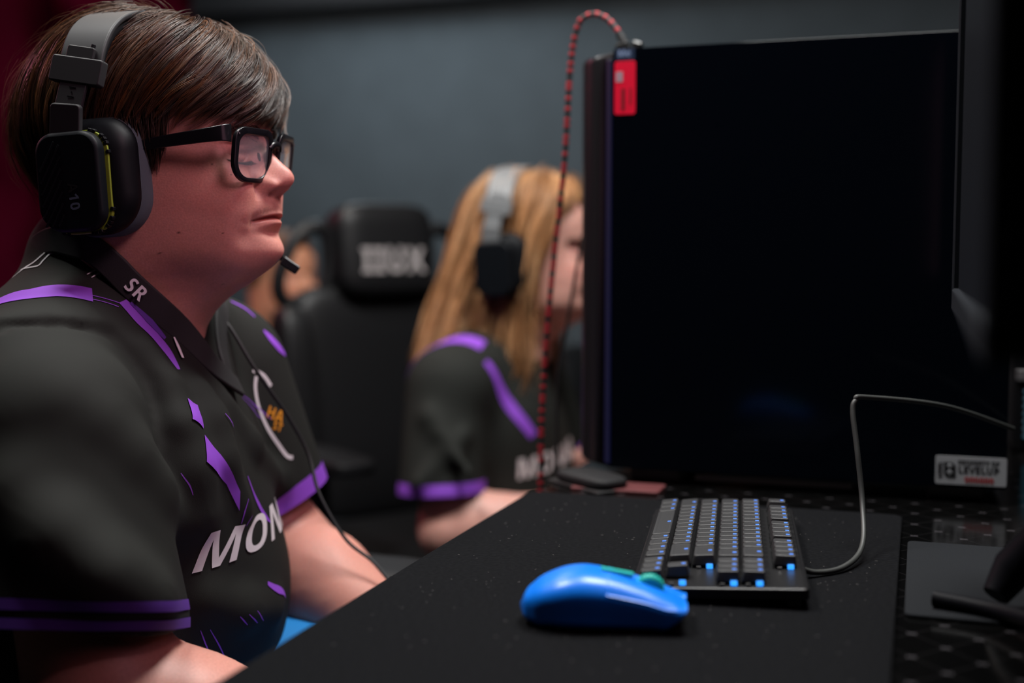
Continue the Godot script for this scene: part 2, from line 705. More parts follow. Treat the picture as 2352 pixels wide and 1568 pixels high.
func flat_text(text: String, size: float, m: Material, parent: Node, at: Transform3D, bold := true, called := "lettering") -> void:
	var tm := TextMesh.new()
	var font := SystemFont.new()
	font.font_names = PackedStringArray(["Droid Sans"])
	font.font_weight = 700 if bold else 400
	tm.font = font
	tm.text = text
	tm.font_size = 64
	tm.pixel_size = size / 46.0
	tm.depth = 0.0003
	var o := obj(called, tm, m, parent)
	o.transform = at

func tower() -> void:
	var o := thing("computer_tower", "tall black computer tower with a dark glass side and red sticker", "computer", Vector3(-0.123, 0.746, -1.475))
	var black := pm("case_black", Color(0.006, 0.006, 0.007), 0.75, 0.0, 0.15)
	var glass := pm("case_side", Color(0.0016, 0.0026, 0.0050), 0.10, 0.0, 0.22)
	# body between the side panels; x from -0.214 (front) to 0.214 (back), z +0.105 is the near side
	var body := MB.new()
	body.box(Vector3(0.0, 0.257, 0.0), Vector3(0.428, 0.482, 0.198), 0.004)
	obj("case", body, black, o)
	for z in [0.102, -0.102]:
		var side := MB.new()
		side.box(Vector3(0.0, 0.257, z), Vector3(0.427, 0.480, 0.006), 0.0002)
		obj("side_panel", side, glass, o)
	var fascia := MB.new()
	var out := PackedVector2Array([Vector2(-0.2155, -0.104), Vector2(-0.258, -0.062), Vector2(-0.266, -0.045), Vector2(-0.266, 0.045), Vector2(-0.258, 0.062), Vector2(-0.2155, 0.104)])
	var rings := []
	for st in [[0.016, 0.96], [0.020, 1.0], [0.488, 1.0], [0.494, 0.97]]:
		var ring := PackedVector3Array()
		for q in out:
			ring.append(Vector3(-0.2155 + (q.x + 0.2155) * st[1], st[0], q.y * st[1]))
		rings.append(ring)
	fascia.loft(rings)
	fix_out(fascia)
	obj("front_fascia", fascia, pm("fascia", Color(0.011, 0.010, 0.012), 0.35), o)
	var strip := MB.new()
	strip.box(Vector3(-0.2195, 0.254, 0.1000), Vector3(0.0110, 0.466, 0.003), 0.0008, Basis(Vector3.UP, -0.86))
	obj("led_strip_light", strip, glow("case_led", Color(0.03, 0.06, 0.42), 0.045), o)
	var lid := MB.new()
	lid.box(Vector3(0.005, 0.4995, 0.0), Vector3(0.40, 0.003, 0.16), 0.001)
	obj("top_grille", lid, black, o)
	for x in [-0.165, 0.165]:
		for z in [-0.07, 0.07]:
			var foot := MB.new()
			foot.box(Vector3(x, 0.008, z), Vector3(0.06, 0.016, 0.03), 0.003)
			obj("foot", foot, pm("case_foot", Color(0.05, 0.045, 0.045), 0.5), o)
	var skirt := MB.new()
	skirt.box(Vector3(-0.030, 0.010, 0.094), Vector3(0.175, 0.008, 0.006), 0.001)
	obj("air_filter_tab", skirt, pm("filter_tab", Color(0.05, 0.045, 0.045), 0.5), o)
	# stickers
	var red := MB.new()
	red.plate(round_rect(0.0245, 0.060, 0.003, 3), 0.0, 0.0004, 0.0001, Transform3D(Basis(), Vector3(-0.2000, 0.4530, 0.1052)))
	var s := obj("red_sticker", red, pm("sticker_red", Color(0.88, 0.004, 0.040), 0.4), o, "bright red upright sticker")
	for w in [[Vector3(-0.2065, 0.4655, 0.1058), Vector3(0.0080, 0.0115, 0.0002), Color(0.45, 0.30, 0.36)], [Vector3(-0.2020, 0.4400, 0.1058), Vector3(0.0036, 0.0240, 0.0002), Color(0.16, 0.002, 0.008)], [Vector3(-0.1935, 0.4430, 0.1058), Vector3(0.0020, 0.0180, 0.0002), Color(0.30, 0.003, 0.012)]]:
		var mark := MB.new()
		mark.box(w[0], w[1])
		obj("printed_mark", mark, pm("print_%s" % w[2], w[2], 0.5), s)
	var blue := MB.new()
	blue.plate(round_rect(0.0225, 0.0125, 0.001, 3), 0.0, 0.0004, 0.0001, Transform3D(Basis(), Vector3(-0.2000, 0.4905, 0.1052)))
	var bs := obj("blue_sticker", blue, pm("sticker_blue", Color(0.015, 0.03, 0.07), 0.4), o, "small dark blue sticker")
	flat_text("Me", 0.0075, pm("print_pale", Color(0.25, 0.35, 0.55), 0.5), bs, Transform3D(Basis(), Vector3(-0.2010, 0.4915, 0.1058)))
	var tag_m := MB.new()
	tag_m.plate(round_rect(0.0710, 0.0305, 0.0022, 3), 0.0, 0.0004, 0.0001, Transform3D(Basis(), Vector3(0.1785, 0.0352, 0.1052)))
	var label := obj("asset_sticker", tag_m, pm("sticker_silver", Color(0.34, 0.35, 0.37), 0.4), o, "silver property sticker")
	var ink := pm("sticker_ink", Color(0.006, 0.006, 0.008), 0.6)
	flat_text("PROPERTY OF", 0.0036, ink, label, Transform3D(Basis(), Vector3(0.1860, 0.0440, 0.1058)))
	flat_text("LEVELUP", 0.0072, ink, label, Transform3D(Basis(), Vector3(0.1860, 0.0362, 0.1058)))
	flat_text("000000", 0.0058, pm("sticker_red_ink", Color(0.35, 0.012, 0.015), 0.6), label, Transform3D(Basis.from_scale(Vector3(1.1, 1, 1)), Vector3(0.1870, 0.0255, 0.1058)))
	flat_text("LEVEL", 0.0030, ink, label, Transform3D(Basis(Vector3.BACK, PI / 2), Vector3(0.1478, 0.0352, 0.1058)))
	var badge := MB.new()
	badge.plate(round_rect(0.0120, 0.0170, [0.0002, 0.0055, 0.0002, 0.0055], 5), 0.0, 0.0003, 0.0, Transform3D(Basis(), Vector3(0.1575, 0.0352, 0.1056)))
	var bd := obj("emblem", badge, ink, label)
	for k in 2:
		for seg in [[Vector2(0, 0.0030), Vector2(-0.0026, 0.0004)], [Vector2(0, 0.0030), Vector2(0.0026, 0.0004)], [Vector2(0, 0.0030), Vector2(0, -0.0026)]]:
			var line := MB.new()
			var a := Vector3(0.1575 + seg[0].x, 0.0388 + seg[0].y - 0.0068 * k, 0.1060)
			var b := Vector3(0.1575 + seg[1].x, 0.0388 + seg[1].y - 0.0068 * k, 0.1060)
			line.tube(PackedVector3Array([a, b]), 0.0006, 5)
			obj("arrow_stroke", line, pm("sticker_silver", Color.WHITE), label)
	# front cable plug on the top edge
	var plug := MB.new()
	plug.box(Vector3(-0.2130, 0.5045, 0.060), Vector3(0.016, 0.014, 0.012), 0.002, Basis(Vector3.BACK, 0.2))
	plug.box(Vector3(-0.1960, 0.5040, 0.064), Vector3(0.012, 0.014, 0.012), 0.002, Basis(Vector3.BACK, -0.3))
	obj("port_block", plug, pm("plug_black", Color(0.012, 0.012, 0.012), 0.35), o)

const PITCH := 0.0151

func key_mesh(u: float, deep: float) -> ArrayMesh:
	var mb := MB.new()
	# x across the rows, z along them; the cap narrows upwards and its top is dished a little
	var rings := []
	for st in [[0.0, 1.0], [0.0008, 1.0], [0.0070, 0.86], [0.0078, 0.80], [0.0074, 0.55]]:
		var ring := PackedVector3Array()
		var w: float = 0.0182 - (1.0 - st[1]) * 0.0182
		var l: float = u * PITCH - 0.0009 - (1.0 - st[1]) * 0.0145
		for q in round_rect(w, l, 0.0016, 2):
			ring.append(Vector3(q.x + (1.0 - st[1]) * 0.002, st[0] * deep, -q.y))
		rings.append(ring)
	mb.loft(rings)
	fix_out(mb)
	return mb.mesh()

func keyboard() -> void:
	var o := thing("keyboard", "black mechanical keyboard with small blue-lit key legends beside the mouse", "keyboard", Vector3(-0.164, 0.7545, -1.036), deg_to_rad(8.0))
	o.rotation.z = deg_to_rad(2.2)
	var black := pm("keyboard_case", Color(0.010, 0.010, 0.011), 0.3)
	var base := MB.new()
	base.plate(round_rect(0.132, 0.288, 0.005, 4), 0.0, 0.0085, 0.0012, Transform3D(Basis(Vector3.RIGHT, -PI / 2), Vector3(0.0075, 0, 0)))
	obj("case", base, black, o)
	var plate := MB.new()
	plate.box(Vector3(0.0075, 0.0085, 0), Vector3(0.126, 0.0015, 0.281), 0.0004)
	obj("key_plate", plate, pm("key_plate", Color(0.016, 0.016, 0.017), 0.35, 0.3), o)
	for x in [-0.046, 0.062]:
		for z in [-0.125, 0.125]:
			var foot := MB.new()
			foot.box(Vector3(x, -0.002 if x < 0 else -0.0035, z), Vector3(0.010, 0.004 if x < 0 else 0.007, 0.03), 0.0008)
			obj("foot", foot, black, o)
	var cap := pm("keycap", Color(0.017, 0.0175, 0.019), 0.5)
	var lit := glow("key_legend_light", Color(0.10, 0.28, 0.95), 1.5)
	var led := glow("key_led_light", Color(0.03, 0.30, 1.0), 1.6)
	var rows := [
		[[1.0], [-1.0], [1.0, 1.0, 1.0, 1.0], [-0.5], [1.0, 1.0, 1.0, 1.0], [-0.5], [1.0, 1.0, 1.0, 1.0]],
		[[1.0, 1.0, 1.0, 1.0, 1.0, 1.0, 1.0, 1.0, 1.0, 1.0, 1.0, 1.0, 1.0, 2.0], [-0.25], [1.0, 1.0, 1.0]],
		[[1.5, 1.0, 1.0, 1.0, 1.0, 1.0, 1.0, 1.0, 1.0, 1.0, 1.0, 1.0, 1.0, 1.5], [-0.25], [1.0, 1.0, 1.0]],
		[[1.75, 1.0, 1.0, 1.0, 1.0, 1.0, 1.0, 1.0, 1.0, 1.0, 1.0, 1.0, 2.25]],
		[[2.25, 1.0, 1.0, 1.0, 1.0, 1.0, 1.0, 1.0, 1.0, 1.0, 1.0, 2.75], [-1.25], [1.0]],
		[[1.25, 1.25, 1.25, 6.25, 1.25, 1.25, 1.25, 1.25], [-0.25], [1.0, 1.0, 1.0]],
	]
	var meshes := {}
	var mark := MB.new()
	mark.box(Vector3.ZERO, Vector3(0.0030, 0.0002, 0.0024))
	var legend := mark.mesh()
	var xs := [0.0575, 0.0330, 0.0140, -0.0050, -0.0240, -0.0430]
	for r in 6:
		var z := -18.25 * PITCH / 2
		for run in rows[r]:
			for u in run:
				if u < 0:
					z -= u * PITCH
					continue
				if not meshes.has(u):
					meshes[u] = key_mesh(u, 1.0)
				var k := obj("key", meshes[u], cap, o)
				k.position = Vector3(xs[r], 0.0120, z + u * PITCH / 2)
				k.rotation.z = deg_to_rad([-3.0, -2.0, 0.0, 2.0, 4.0, 5.0][r])
				var g := obj("legend_light", legend, lit, k)
				g.position = Vector3(0.0050, 0.0078, 0.0)
				z += u * PITCH
		if r != 5:
			var ends := [0.0905, 0.1400, 0.1400, 0.0905, 0.1400]
			var l := MB.new()
			l.box(Vector3(xs[r] + 0.0045, 0.0115, ends[r]), Vector3(0.0050, 0.0040, 0.0014), 0.0004)
			obj("switch_light", l, led, o)
			var dim := MB.new()
			dim.box(Vector3(xs[r] - 0.0040, 0.0105, ends[r]), Vector3(0.0034, 0.0018, 0.0010), 0.0003)
			obj("switch_contact", dim, pm("switch_contact", Color(0.20, 0.20, 0.19), 0.3, 0.6), o)

func mouse_ring(s: float, grow: float) -> PackedVector3Array:
	# one cross-section of the mouse at s along its length (-1 back, +1 front)
	var half := table([[-1.0, 0.0045], [-0.96, 0.0135], [-0.85, 0.0220], [-0.6, 0.0290], [-0.25, 0.0305], [0.15, 0.0283], [0.5, 0.0280], [0.8, 0.0292], [0.95, 0.0285], [1.0, 0.0265]], s) + grow
	var high := table([[-1.0, 0.0130], [-0.96, 0.0185], [-0.85, 0.0255], [-0.6, 0.0340], [-0.3, 0.0385], [0.0, 0.0372], [0.3, 0.0330], [0.6, 0.0275], [0.85, 0.0215], [1.0, 0.0175]], s) + grow
	var low := table([[-1.0, 0.0090], [-0.96, 0.0050], [-0.85, 0.0014], [-0.6, 0.0], [0.6, 0.0], [0.78, 0.0008], [0.88, 0.0055], [1.0, 0.0125]], s)
	var ring := PackedVector3Array()
	for i in 40:
		var a := TAU * i / 40
		var cs := cos(a)
		var sn := sin(a)
		var z := signf(cs) * pow(absf(cs), 0.62) * half
		var mid := lerpf(low, high, 0.34)
		var y := mid + (signf(sn) * pow(absf(sn), 0.75) * ((high - mid) if sn > 0 else (mid - low)))
		# sides pinch in a little below the shoulder
		z *= 1.0 - 0.10 * bell(y - lerpf(low, high, 0.30), 0.008)
		ring.append(Vector3(s * 0.0583, y, -z))
	return ring

func mouse() -> void:
	var o := thing("computer_mouse", "glossy bright blue wireless mouse on the black desk mat", "mouse", Vector3(-0.2090, 0.7505, -0.828), deg_to_rad(12.0))
	var blue := pm("mouse_blue", Color(0.002, 0.19, 0.86), 0.33)
	var rings := []
	for i in 61:
		var s := -cos(PI * i / 60.0)
		rings.append(mouse_ring(s, 0.0))
	var body := MB.new()
	body.loft(rings)
	fix_out(body)
	obj("shell", body, blue, o)
	# two buttons: the front of the top, split along the middle
	for side in [-1.0, 1.0]:
		var b := MB.new()
		var n := 28
		var first := 0
		for e in [0.00035, -0.0010]:
			for i in n + 1:
				var s := lerpf(0.06, 1.015, float(i) / n)
				var ring := mouse_ring(minf(s, 0.999), e)
				for k in 9:
					var j: float = 10.0 + side * (0.75 + (k / 8.0) * 6.0)
					var a := int(floor(j))
					var p := ring[a].lerp(ring[(a + 1) % 40], j - a)
					p.x += (s - minf(s, 0.999)) * 0.0583
					b.vert(p)
		var m := (n + 1) * 9
		for i in n:
			for k in 8:
				var a := i * 9 + k
				b.quad(a, a + 1, a + 10, a + 9)
				b.quad(m + a + 1, m + a, m + a + 9, m + a + 10)
		for i in n:
			for k in [0, 8]:
				var a: int = i * 9 + k
				b.quad(a, a + 9, m + a + 9, m + a)
		for k in 8:
			for i in [0, n]:
				var a: int = i * 9 + k
				b.quad(a, m + a, m + a + 1, a + 1)
		fix_out(b)
		obj("button", b, blue, o)
	var wheel := MB.new()
	wheel.lathe(PackedVector2Array([Vector2(0.0070, -0.0032), Vector2(0.0098, -0.0026), Vector2(0.0104, 0.0), Vector2(0.0098, 0.0026), Vector2(0.0070, 0.0032)]), 28, Transform3D(Basis(Vector3.RIGHT, PI / 2), Vector3(0.0330, 0.0250, 0.0)))
	obj("scroll_wheel", wheel, pm("wheel_teal", Color(0.02, 0.55, 0.45), 0.35), o, "teal ribbed scroll wheel")
	for k in 22:
		var a := TAU * k / 22.0
		var rib := MB.new()
		rib.box(Vector3(0.0330 + cos(a) * 0.0103, 0.0250 + sin(a) * 0.0103, 0.0), Vector3(0.0010, 0.0008, 0.0050), 0.0002, Basis(Vector3.BACK, a))
		obj("wheel_rib", rib, pm("wheel_teal", Color.WHITE), o)
	var slot := MB.new()
	slot.box(Vector3(0.010, 0.0364, 0.0), Vector3(0.024, 0.003, 0.0040), 0.0008, Basis(Vector3.BACK, -0.16))
	obj("mode_button", slot, pm("wheel_teal", Color.WHITE), o)
	for z in [0.018, -0.018]:
		var skate := MB.new()
		skate.box(Vector3(-0.02 if z > 0 else 0.02, -0.0002, z), Vector3(0.02, 0.0006, 0.006), 0.0002)
		obj("glide_foot", skate, pm("mouse_skate", Color(0.02, 0.02, 0.02), 0.5), o)

func monitor() -> void:
	var o := thing("monitor", "black flat monitor seen almost edge-on at the right", "monitor", Vector3(0.028, 0.749, -0.81))
	var black := pm("monitor_black", Color(0.006, 0.006, 0.008), 0.5, 0.0, 0.2)
	var back := MB.new()
	back.box(Vector3(0.0200, 0.385, 0.0), Vector3(0.030, 0.335, 0.540), 0.004)
	back.box(Vector3(0.0480, 0.385, 0.0), Vector3(0.030, 0.20, 0.30), 0.010)
	obj("housing", back, black, o)
	# bezel round the screen: four bars
	var bars := [[Vector3(0.0020, 0.225, 0.0), Vector3(0.010, 0.018, 0.540)], [Vector3(0.0020, 0.548, 0.0), Vector3(0.010, 0.010, 0.540)], [Vector3(0.0020, 0.386, 0.2655), Vector3(0.010, 0.333, 0.009)], [Vector3(0.0020, 0.386, -0.2655), Vector3(0.010, 0.333, 0.009)]]
	for b in bars:
		var mb := MB.new()
		mb.box(b[0], b[1], 0.0015)
		obj("bezel", mb, pm("bezel", Color(0.020, 0.022, 0.026), 0.5, 0.0, 0.12), o)
	var face := MB.new()
	face.box(Vector3(0.0040, 0.388, 0.0), Vector3(0.004, 0.312, 0.524))
	obj("screen", face, glow("screen_light", Color(0.010, 0.016, 0.032), 0.12), o)
	mats["screen_light"].metallic_specular = 0.08
	var l := AreaLight3D.new()
	l.name = "screen_light"
	l.area_size = Vector2(0.52, 0.31)
	l.light_color = Color(1.0, 0.45, 0.60).linear_to_srgb()
	l.light_energy = 0.04
	l.area_range = 6.0
	l.shadow_enabled = true
	o.add_child(l)
	l.position = Vector3(-0.006, 0.388, 0.0)
	l.rotation.y = PI / 2
	var arm := MB.new()
	arm.box(Vector3(0.100, 0.200, 0.03), Vector3(0.030, 0.40, 0.055), 0.006, Basis(Vector3.BACK, -0.12))
	obj("stand_column", arm, black, o)
	for a in [[-0.013, -0.137, 0.0], [0.0, 0.20, 0.0]]:
		var foot := MB.new()
		foot.tube(spline([Vector3(0.115, 0.030, 0.02), Vector3(0.070, 0.014, lerpf(0.02, a[1], 0.5)), Vector3(0.030, 0.0065, lerpf(0.02, a[1], 0.88)), Vector3(a[0], 0.0060, a[1])], 16), 0.0062, 8)
		obj("stand_foot", foot, black, o)
	var knee := MB.new()
	knee.tube(PackedVector3Array([Vector3(0.030, 0.012, -0.138), Vector3(0.042, 0.030, -0.150), Vector3(0.075, 0.075, -0.140), Vector3(0.11, 0.13, -0.09)]), PackedFloat32Array([0.010, 0.015, 0.014, 0.014]), 10)
	obj("stand_leg", knee, black, o)

# ---- heads: x forward, y up, z to the person's right; the origin lies between the ears, a little above them ----
const FRONT := [[-0.24, -0.01], [-0.20, 0.036], [-0.172, 0.044], [-0.154, 0.058], [-0.141, 0.075], [-0.131, 0.092], [-0.121, 0.105], [-0.108, 0.113], [-0.09, 0.1165], [-0.07, 0.1195], [-0.05, 0.1185], [-0.03, 0.1125], [-0.01, 0.108], [0.01, 0.109], [0.03, 0.109], [0.05, 0.103], [0.07, 0.090], [0.085, 0.073], [0.097, 0.050], [0.104, 0.030], [0.108, 0.0]]
const BACK := [[-0.24, -0.110], [-0.20, -0.098], [-0.15, -0.090], [-0.10, -0.090], [-0.06, -0.095], [-0.02, -0.102], [0.02, -0.104], [0.05, -0.097], [0.075, -0.079], [0.09, -0.059], [0.1, -0.036], [0.105, -0.020], [0.108, 0.0]]
const HALF := [[-0.24, 0.055], [-0.20, 0.064], [-0.17, 0.063], [-0.15, 0.0655], [-0.13, 0.0690], [-0.11, 0.0715], [-0.09, 0.0725], [-0.06, 0.0735], [-0.03, 0.0745], [0.0, 0.075], [0.03, 0.076], [0.05, 0.073], [0.07, 0.063], [0.085, 0.050], [0.097, 0.033], [0.104, 0.019], [0.108, 0.0]]
const NOSE := [[-0.056, 0.0], [-0.0525, 0.001], [-0.0495, 0.005], [-0.0465, 0.0100], [-0.0430, 0.0160], [-0.0390, 0.0205], [-0.0345, 0.0224], [-0.029, 0.0214], [-0.022, 0.0160], [-0.015, 0.0112], [-0.008, 0.0068], [0.0, 0.0042], [0.008, 0.002], [0.014, 0.0]]
const NOSE_HALF := [[-0.056, 0.013], [-0.046, 0.0165], [-0.036, 0.0160], [-0.027, 0.0125], [-0.015, 0.0092], [0.0, 0.0088], [0.014, 0.012]]

func smooth_line(keys: Array, lo: float, hi: float, n: int) -> PackedFloat32Array:
	var out := PackedFloat32Array()
	for i in n + 1:
		out.append(table(keys, lerpf(lo, hi, float(i) / n)))
	return out

func face_push(z: float, y: float) -> float:
	# how far the face stands forward of the plain oval there
	var az := absf(z)
	if az > 0.062 or y > 0.045 or y < -0.135:
		return 0.0
	var d := 0.0
	if y < 0.018 and y > -0.056 and az < 0.04:
		d += table(NOSE, y) * exp(-pow(az / table(NOSE_HALF, y), 2.1))
		d += 0.0030 * bell(az, 0.019) * bell(y + 0.030, 0.016)
		d -= 0.0035 * bell(az - 0.021, 0.010) * bell(y + 0.026, 0.013)
		d += 0.0060 * bell(az - 0.0165, 0.0054) * bell(y + 0.0425, 0.0066)
		d -= 0.0062 * bell(az - 0.0245, 0.0036) * bell(y + 0.041, 0.0085)
		d -= 0.0060 * bell(az - 0.0085, 0.0045) * bell(y + 0.0485, 0.0034)
	if y < -0.024:
		var line := -0.0705 - 0.0042 * pow(az / 0.025, 2.0)
		d += 0.0042 * bell(az, 0.021) * bell(y + 0.062, 0.008)
		d += 0.0028 * bell(az, 0.017) * bell(y - line - 0.0030, 0.0022)
		d -= 0.0062 * bell(y - line, 0.0014) * (1.0 - smoothstep(0.021, 0.029, az))
		d += 0.0050 * bell(az, 0.015) * bell(y - line + 0.0052, 0.0036)
		d -= 0.0038 * bell(az - 0.0275, 0.0050) * bell(y + 0.0755, 0.0065)
		d += 0.0022 * bell(az - 0.0350, 0.0060) * bell(y + 0.073, 0.012)
		d -= 0.0042 * bell(az, 0.020) * bell(y + 0.0860, 0.0042)
		d += 0.0120 * bell(az, 0.0215) * bell(y + 0.1030, 0.0150)
		d += 0.0042 * bell(az - 0.050, 0.013) * bell(y + 0.074, 0.020)
		d -= 0.0030 * bell(az - 0.034, 0.008) * bell(y + 0.088, 0.014)
		d -= 0.0010 * bell(az, 0.005) * bell(y + 0.0595, 0.005)
	var fold := Geometry2D.get_closest_point_to_segment(Vector2(az, y), Vector2(0.0215, -0.044), Vector2(0.0360, -0.076))
	d -= 0.0014 * bell(fold.distance_to(Vector2(az, y)), 0.0045)
	d += 0.0062 * bell(az - 0.041, 0.013) * bell(y + 0.042, 0.016)
	d += 0.0045 * bell(az - 0.020, 0.016) * bell(y - 0.0065, 0.0080)
	d -= 0.0105 * bell(az - 0.0310, 0.0125) * bell(y + 0.011, 0.0100)
	d += 0.0088 * bell(az - 0.0310, 0.0100) * bell(y + 0.0145, 0.0070)
	d -= 0.0016 * bell(az - 0.0310, 0.0120) * bell(y + 0.0218 - 0.9 * (az - 0.031) * (az - 0.031) / 0.012, 0.0014)
	d -= 0.0018 * bell(az - 0.0310, 0.0110) * bell(y + 0.0060, 0.0016)
	d *= 1.0 - smoothstep(0.048, 0.062, az)
	return d

func face_x(z: float, y: float) -> float:
	# where the front of the face lies
	var f := table(FRONT, y)
	var w := table(HALF, y)
	var power := 2.0 / lerpf(2.0, 2.35, smoothstep(-0.13, -0.10, y) * (1.0 - smoothstep(0.03, 0.07, y)))
	var sn := pow(clampf(absf(z) / w, 0.0, 1.0), 1.0 / power)
	return -0.012 + (f + 0.012) * pow(sqrt(1.0 - sn * sn), power) + face_push(z, y)

func skin_tone(p: Vector3, base: Color, spots: Array, noise: FastNoiseLite) -> Color:
	var az := absf(p.z)
	var n := noise.get_noise_3dv(p * 90.0)
	var fine := noise.get_noise_3dv(p * 900.0)
	var col := base * (1.0 + 0.07 * n + 0.05 * fine)
	var red := 0.0
	red += 0.30 * bell(az - 0.046, 0.020) * bell(p.y + 0.045, 0.024)
	red += 0.30 * bell(az, 0.014) * bell(p.y + 0.038, 0.010)
	red = clampf(red * (1.0 + 1.2 * n), 0.0, 0.6)
	if p.x > 0.07:
		# the line where the lowered lids meet
		var lid := -0.0200 - 0.0022 * (1.0 - pow((az - 0.031) / 0.013, 2.0))
		col = col.lerp(Color(0.05, 0.025, 0.022), 0.85 * (1.0 - smoothstep(0.011, 0.014, absf(az - 0.031))) * bell(p.y - lid, 0.0009))
		col = col.lerp(col * Color(0.80, 0.62, 0.72), 0.6 * bell(az - 0.031, 0.014) * bell(p.y + 0.012, 0.008))
		var line := -0.0705 - 0.0042 * pow(az / 0.025, 2.0)
		red += 0.62 * (1.0 - smoothstep(0.016, 0.026, az)) * (1.0 - smoothstep(0.0022, 0.0050, absf(p.y - line + 0.0002)))
		# a few soft hairs on the upper lip
		var hair := bell(az - 0.020, 0.008) * bell(p.y + 0.064 + (az - 0.012) * 0.35, 0.0045) + 0.35 * bell(az, 0.018) * bell(p.y + 0.060, 0.005) + 0.7 * bell(az - 0.028, 0.0035) * bell(p.y + 0.077, 0.005)
		col = col.lerp(Color(0.16, 0.09, 0.06), clampf(hair * (0.42 + 0.9 * fine), 0.0, 0.55))
	col = col.lerp(col * Color(0.86, 0.50, 0.52), clampf(red, 0.0, 1.0))
	for s in spots:
		# spots are marked by height and depth on the right cheek
		var d := Vector2(p.x - s[0].x, p.y - s[0].y).length() if p.z > 0.02 else 1.0
		if d < s[1] * 2.0:
			col = col.lerp(s[2], 1.0 - smoothstep(s[1] * 0.5, s[1], d))
	col.a = 1.0
	return col

func head_into(mb: MB, place: Transform3D, base: Color, spots: Array, across: int, down: int) -> void:
	var noise := FastNoiseLite.new()
	noise.seed = 3
	noise.frequency = 1.0
	noise.noise_type = FastNoiseLite.TYPE_SIMPLEX_SMOOTH
	var first := mb.v.size()
	var lo := -0.24
	var hi := 0.1079
	var rows := PackedFloat32Array()
	# rows lie closer between chin and brow, and towards the crown
	var dens := [[-0.24, 0.35], [-0.14, 0.8], [-0.12, 1.2], [-0.105, 1.0], [-0.09, 1.8], [-0.06, 2.0], [-0.03, 1.5], [0.02, 1.2], [0.04, 0.5], [0.09, 0.5], [0.1, 1.2], [0.108, 3.0]]
	var total := PackedFloat32Array([0.0])
	for i in 400:
		total.append(total[i] + table(dens, lerpf(lo, hi, (i + 0.5) / 400)))
	var at := 0
	for i in down + 1:
		var want := total[400] * i / down
		while at < 399 and total[at + 1] < want:
			at += 1
		rows.append(lerpf(lo, hi, (at + clampf((want - total[at]) / (total[at + 1] - total[at]), 0, 1)) / 400))
	for y in rows:
		var b := table(BACK, y)
		var w := table(HALF, y)
		var mid := -0.012
		if y > 0.09:
			mid = lerpf(mid, 0.0, (y - 0.09) / 0.018)
		elif y < -0.12:
			mid = lerpf(mid, -0.036, minf(1.0, (-0.12 - y) / 0.06))
		var power := 2.0 / lerpf(2.0, 2.35, smoothstep(-0.13, -0.10, y) * (1.0 - smoothstep(0.03, 0.07, y)))
		for j in across:
			var u := TAU * j / across
			var phi := u - 0.55 * sin(u)
			# the jaw's lower edge climbs from the chin towards the ears
			var round := absf(wrapf(phi, -PI, PI))
			var f := table(FRONT, y - 0.032 * smoothstep(0.25, 1.25, round) * smoothstep(-0.175, -0.135, y) * (1.0 - smoothstep(-0.075, -0.045, y)))
			var cs := cos(phi)
			var sn := sin(phi)
			var p := Vector3(0, y, signf(sn) * w * pow(absf(sn), power))
			p.x = mid + (f - mid if cs > 0 else mid - b) * signf(cs) * pow(absf(cs), power)
			if p.x > 0.03:
				p.x += face_push(p.z, y) * smoothstep(0.03, 0.06, p.x)
			mb.vert(place * p, skin_tone(p, base, spots, noise))
	for i in down:
		for j in across:
			var k := (j + 1) % across
			mb.quad(first + i * across + k, first + i * across + j, first + (i + 1) * across + j, first + (i + 1) * across + k)

# ---- hair: strands laid between guide curves; a guide is a list of [azimuth, elevation, height over the scalp in mm] ----
func scalp(az: float, el: float, off: float) -> Vector3:
	var a := deg_to_rad(az)
	var e := deg_to_rad(el)
	var r := Vector3(0.106 if cos(a) > 0 else 0.112, 0.0965, 0.078)
	return Vector3(0.005, 0.005, 0.0) + Vector3(cos(a) * cos(e), sin(e), sin(a) * cos(e)) * (r + Vector3.ONE * off * 0.001)

func guide_curve(g: Array, n: int) -> PackedVector3Array:
	var pts := []
	for k in g:
		if k is Vector3:
			pts.append(k)
		else:
			pts.append(scalp(k[0], k[1], k[2]))
	return spline(pts, n)

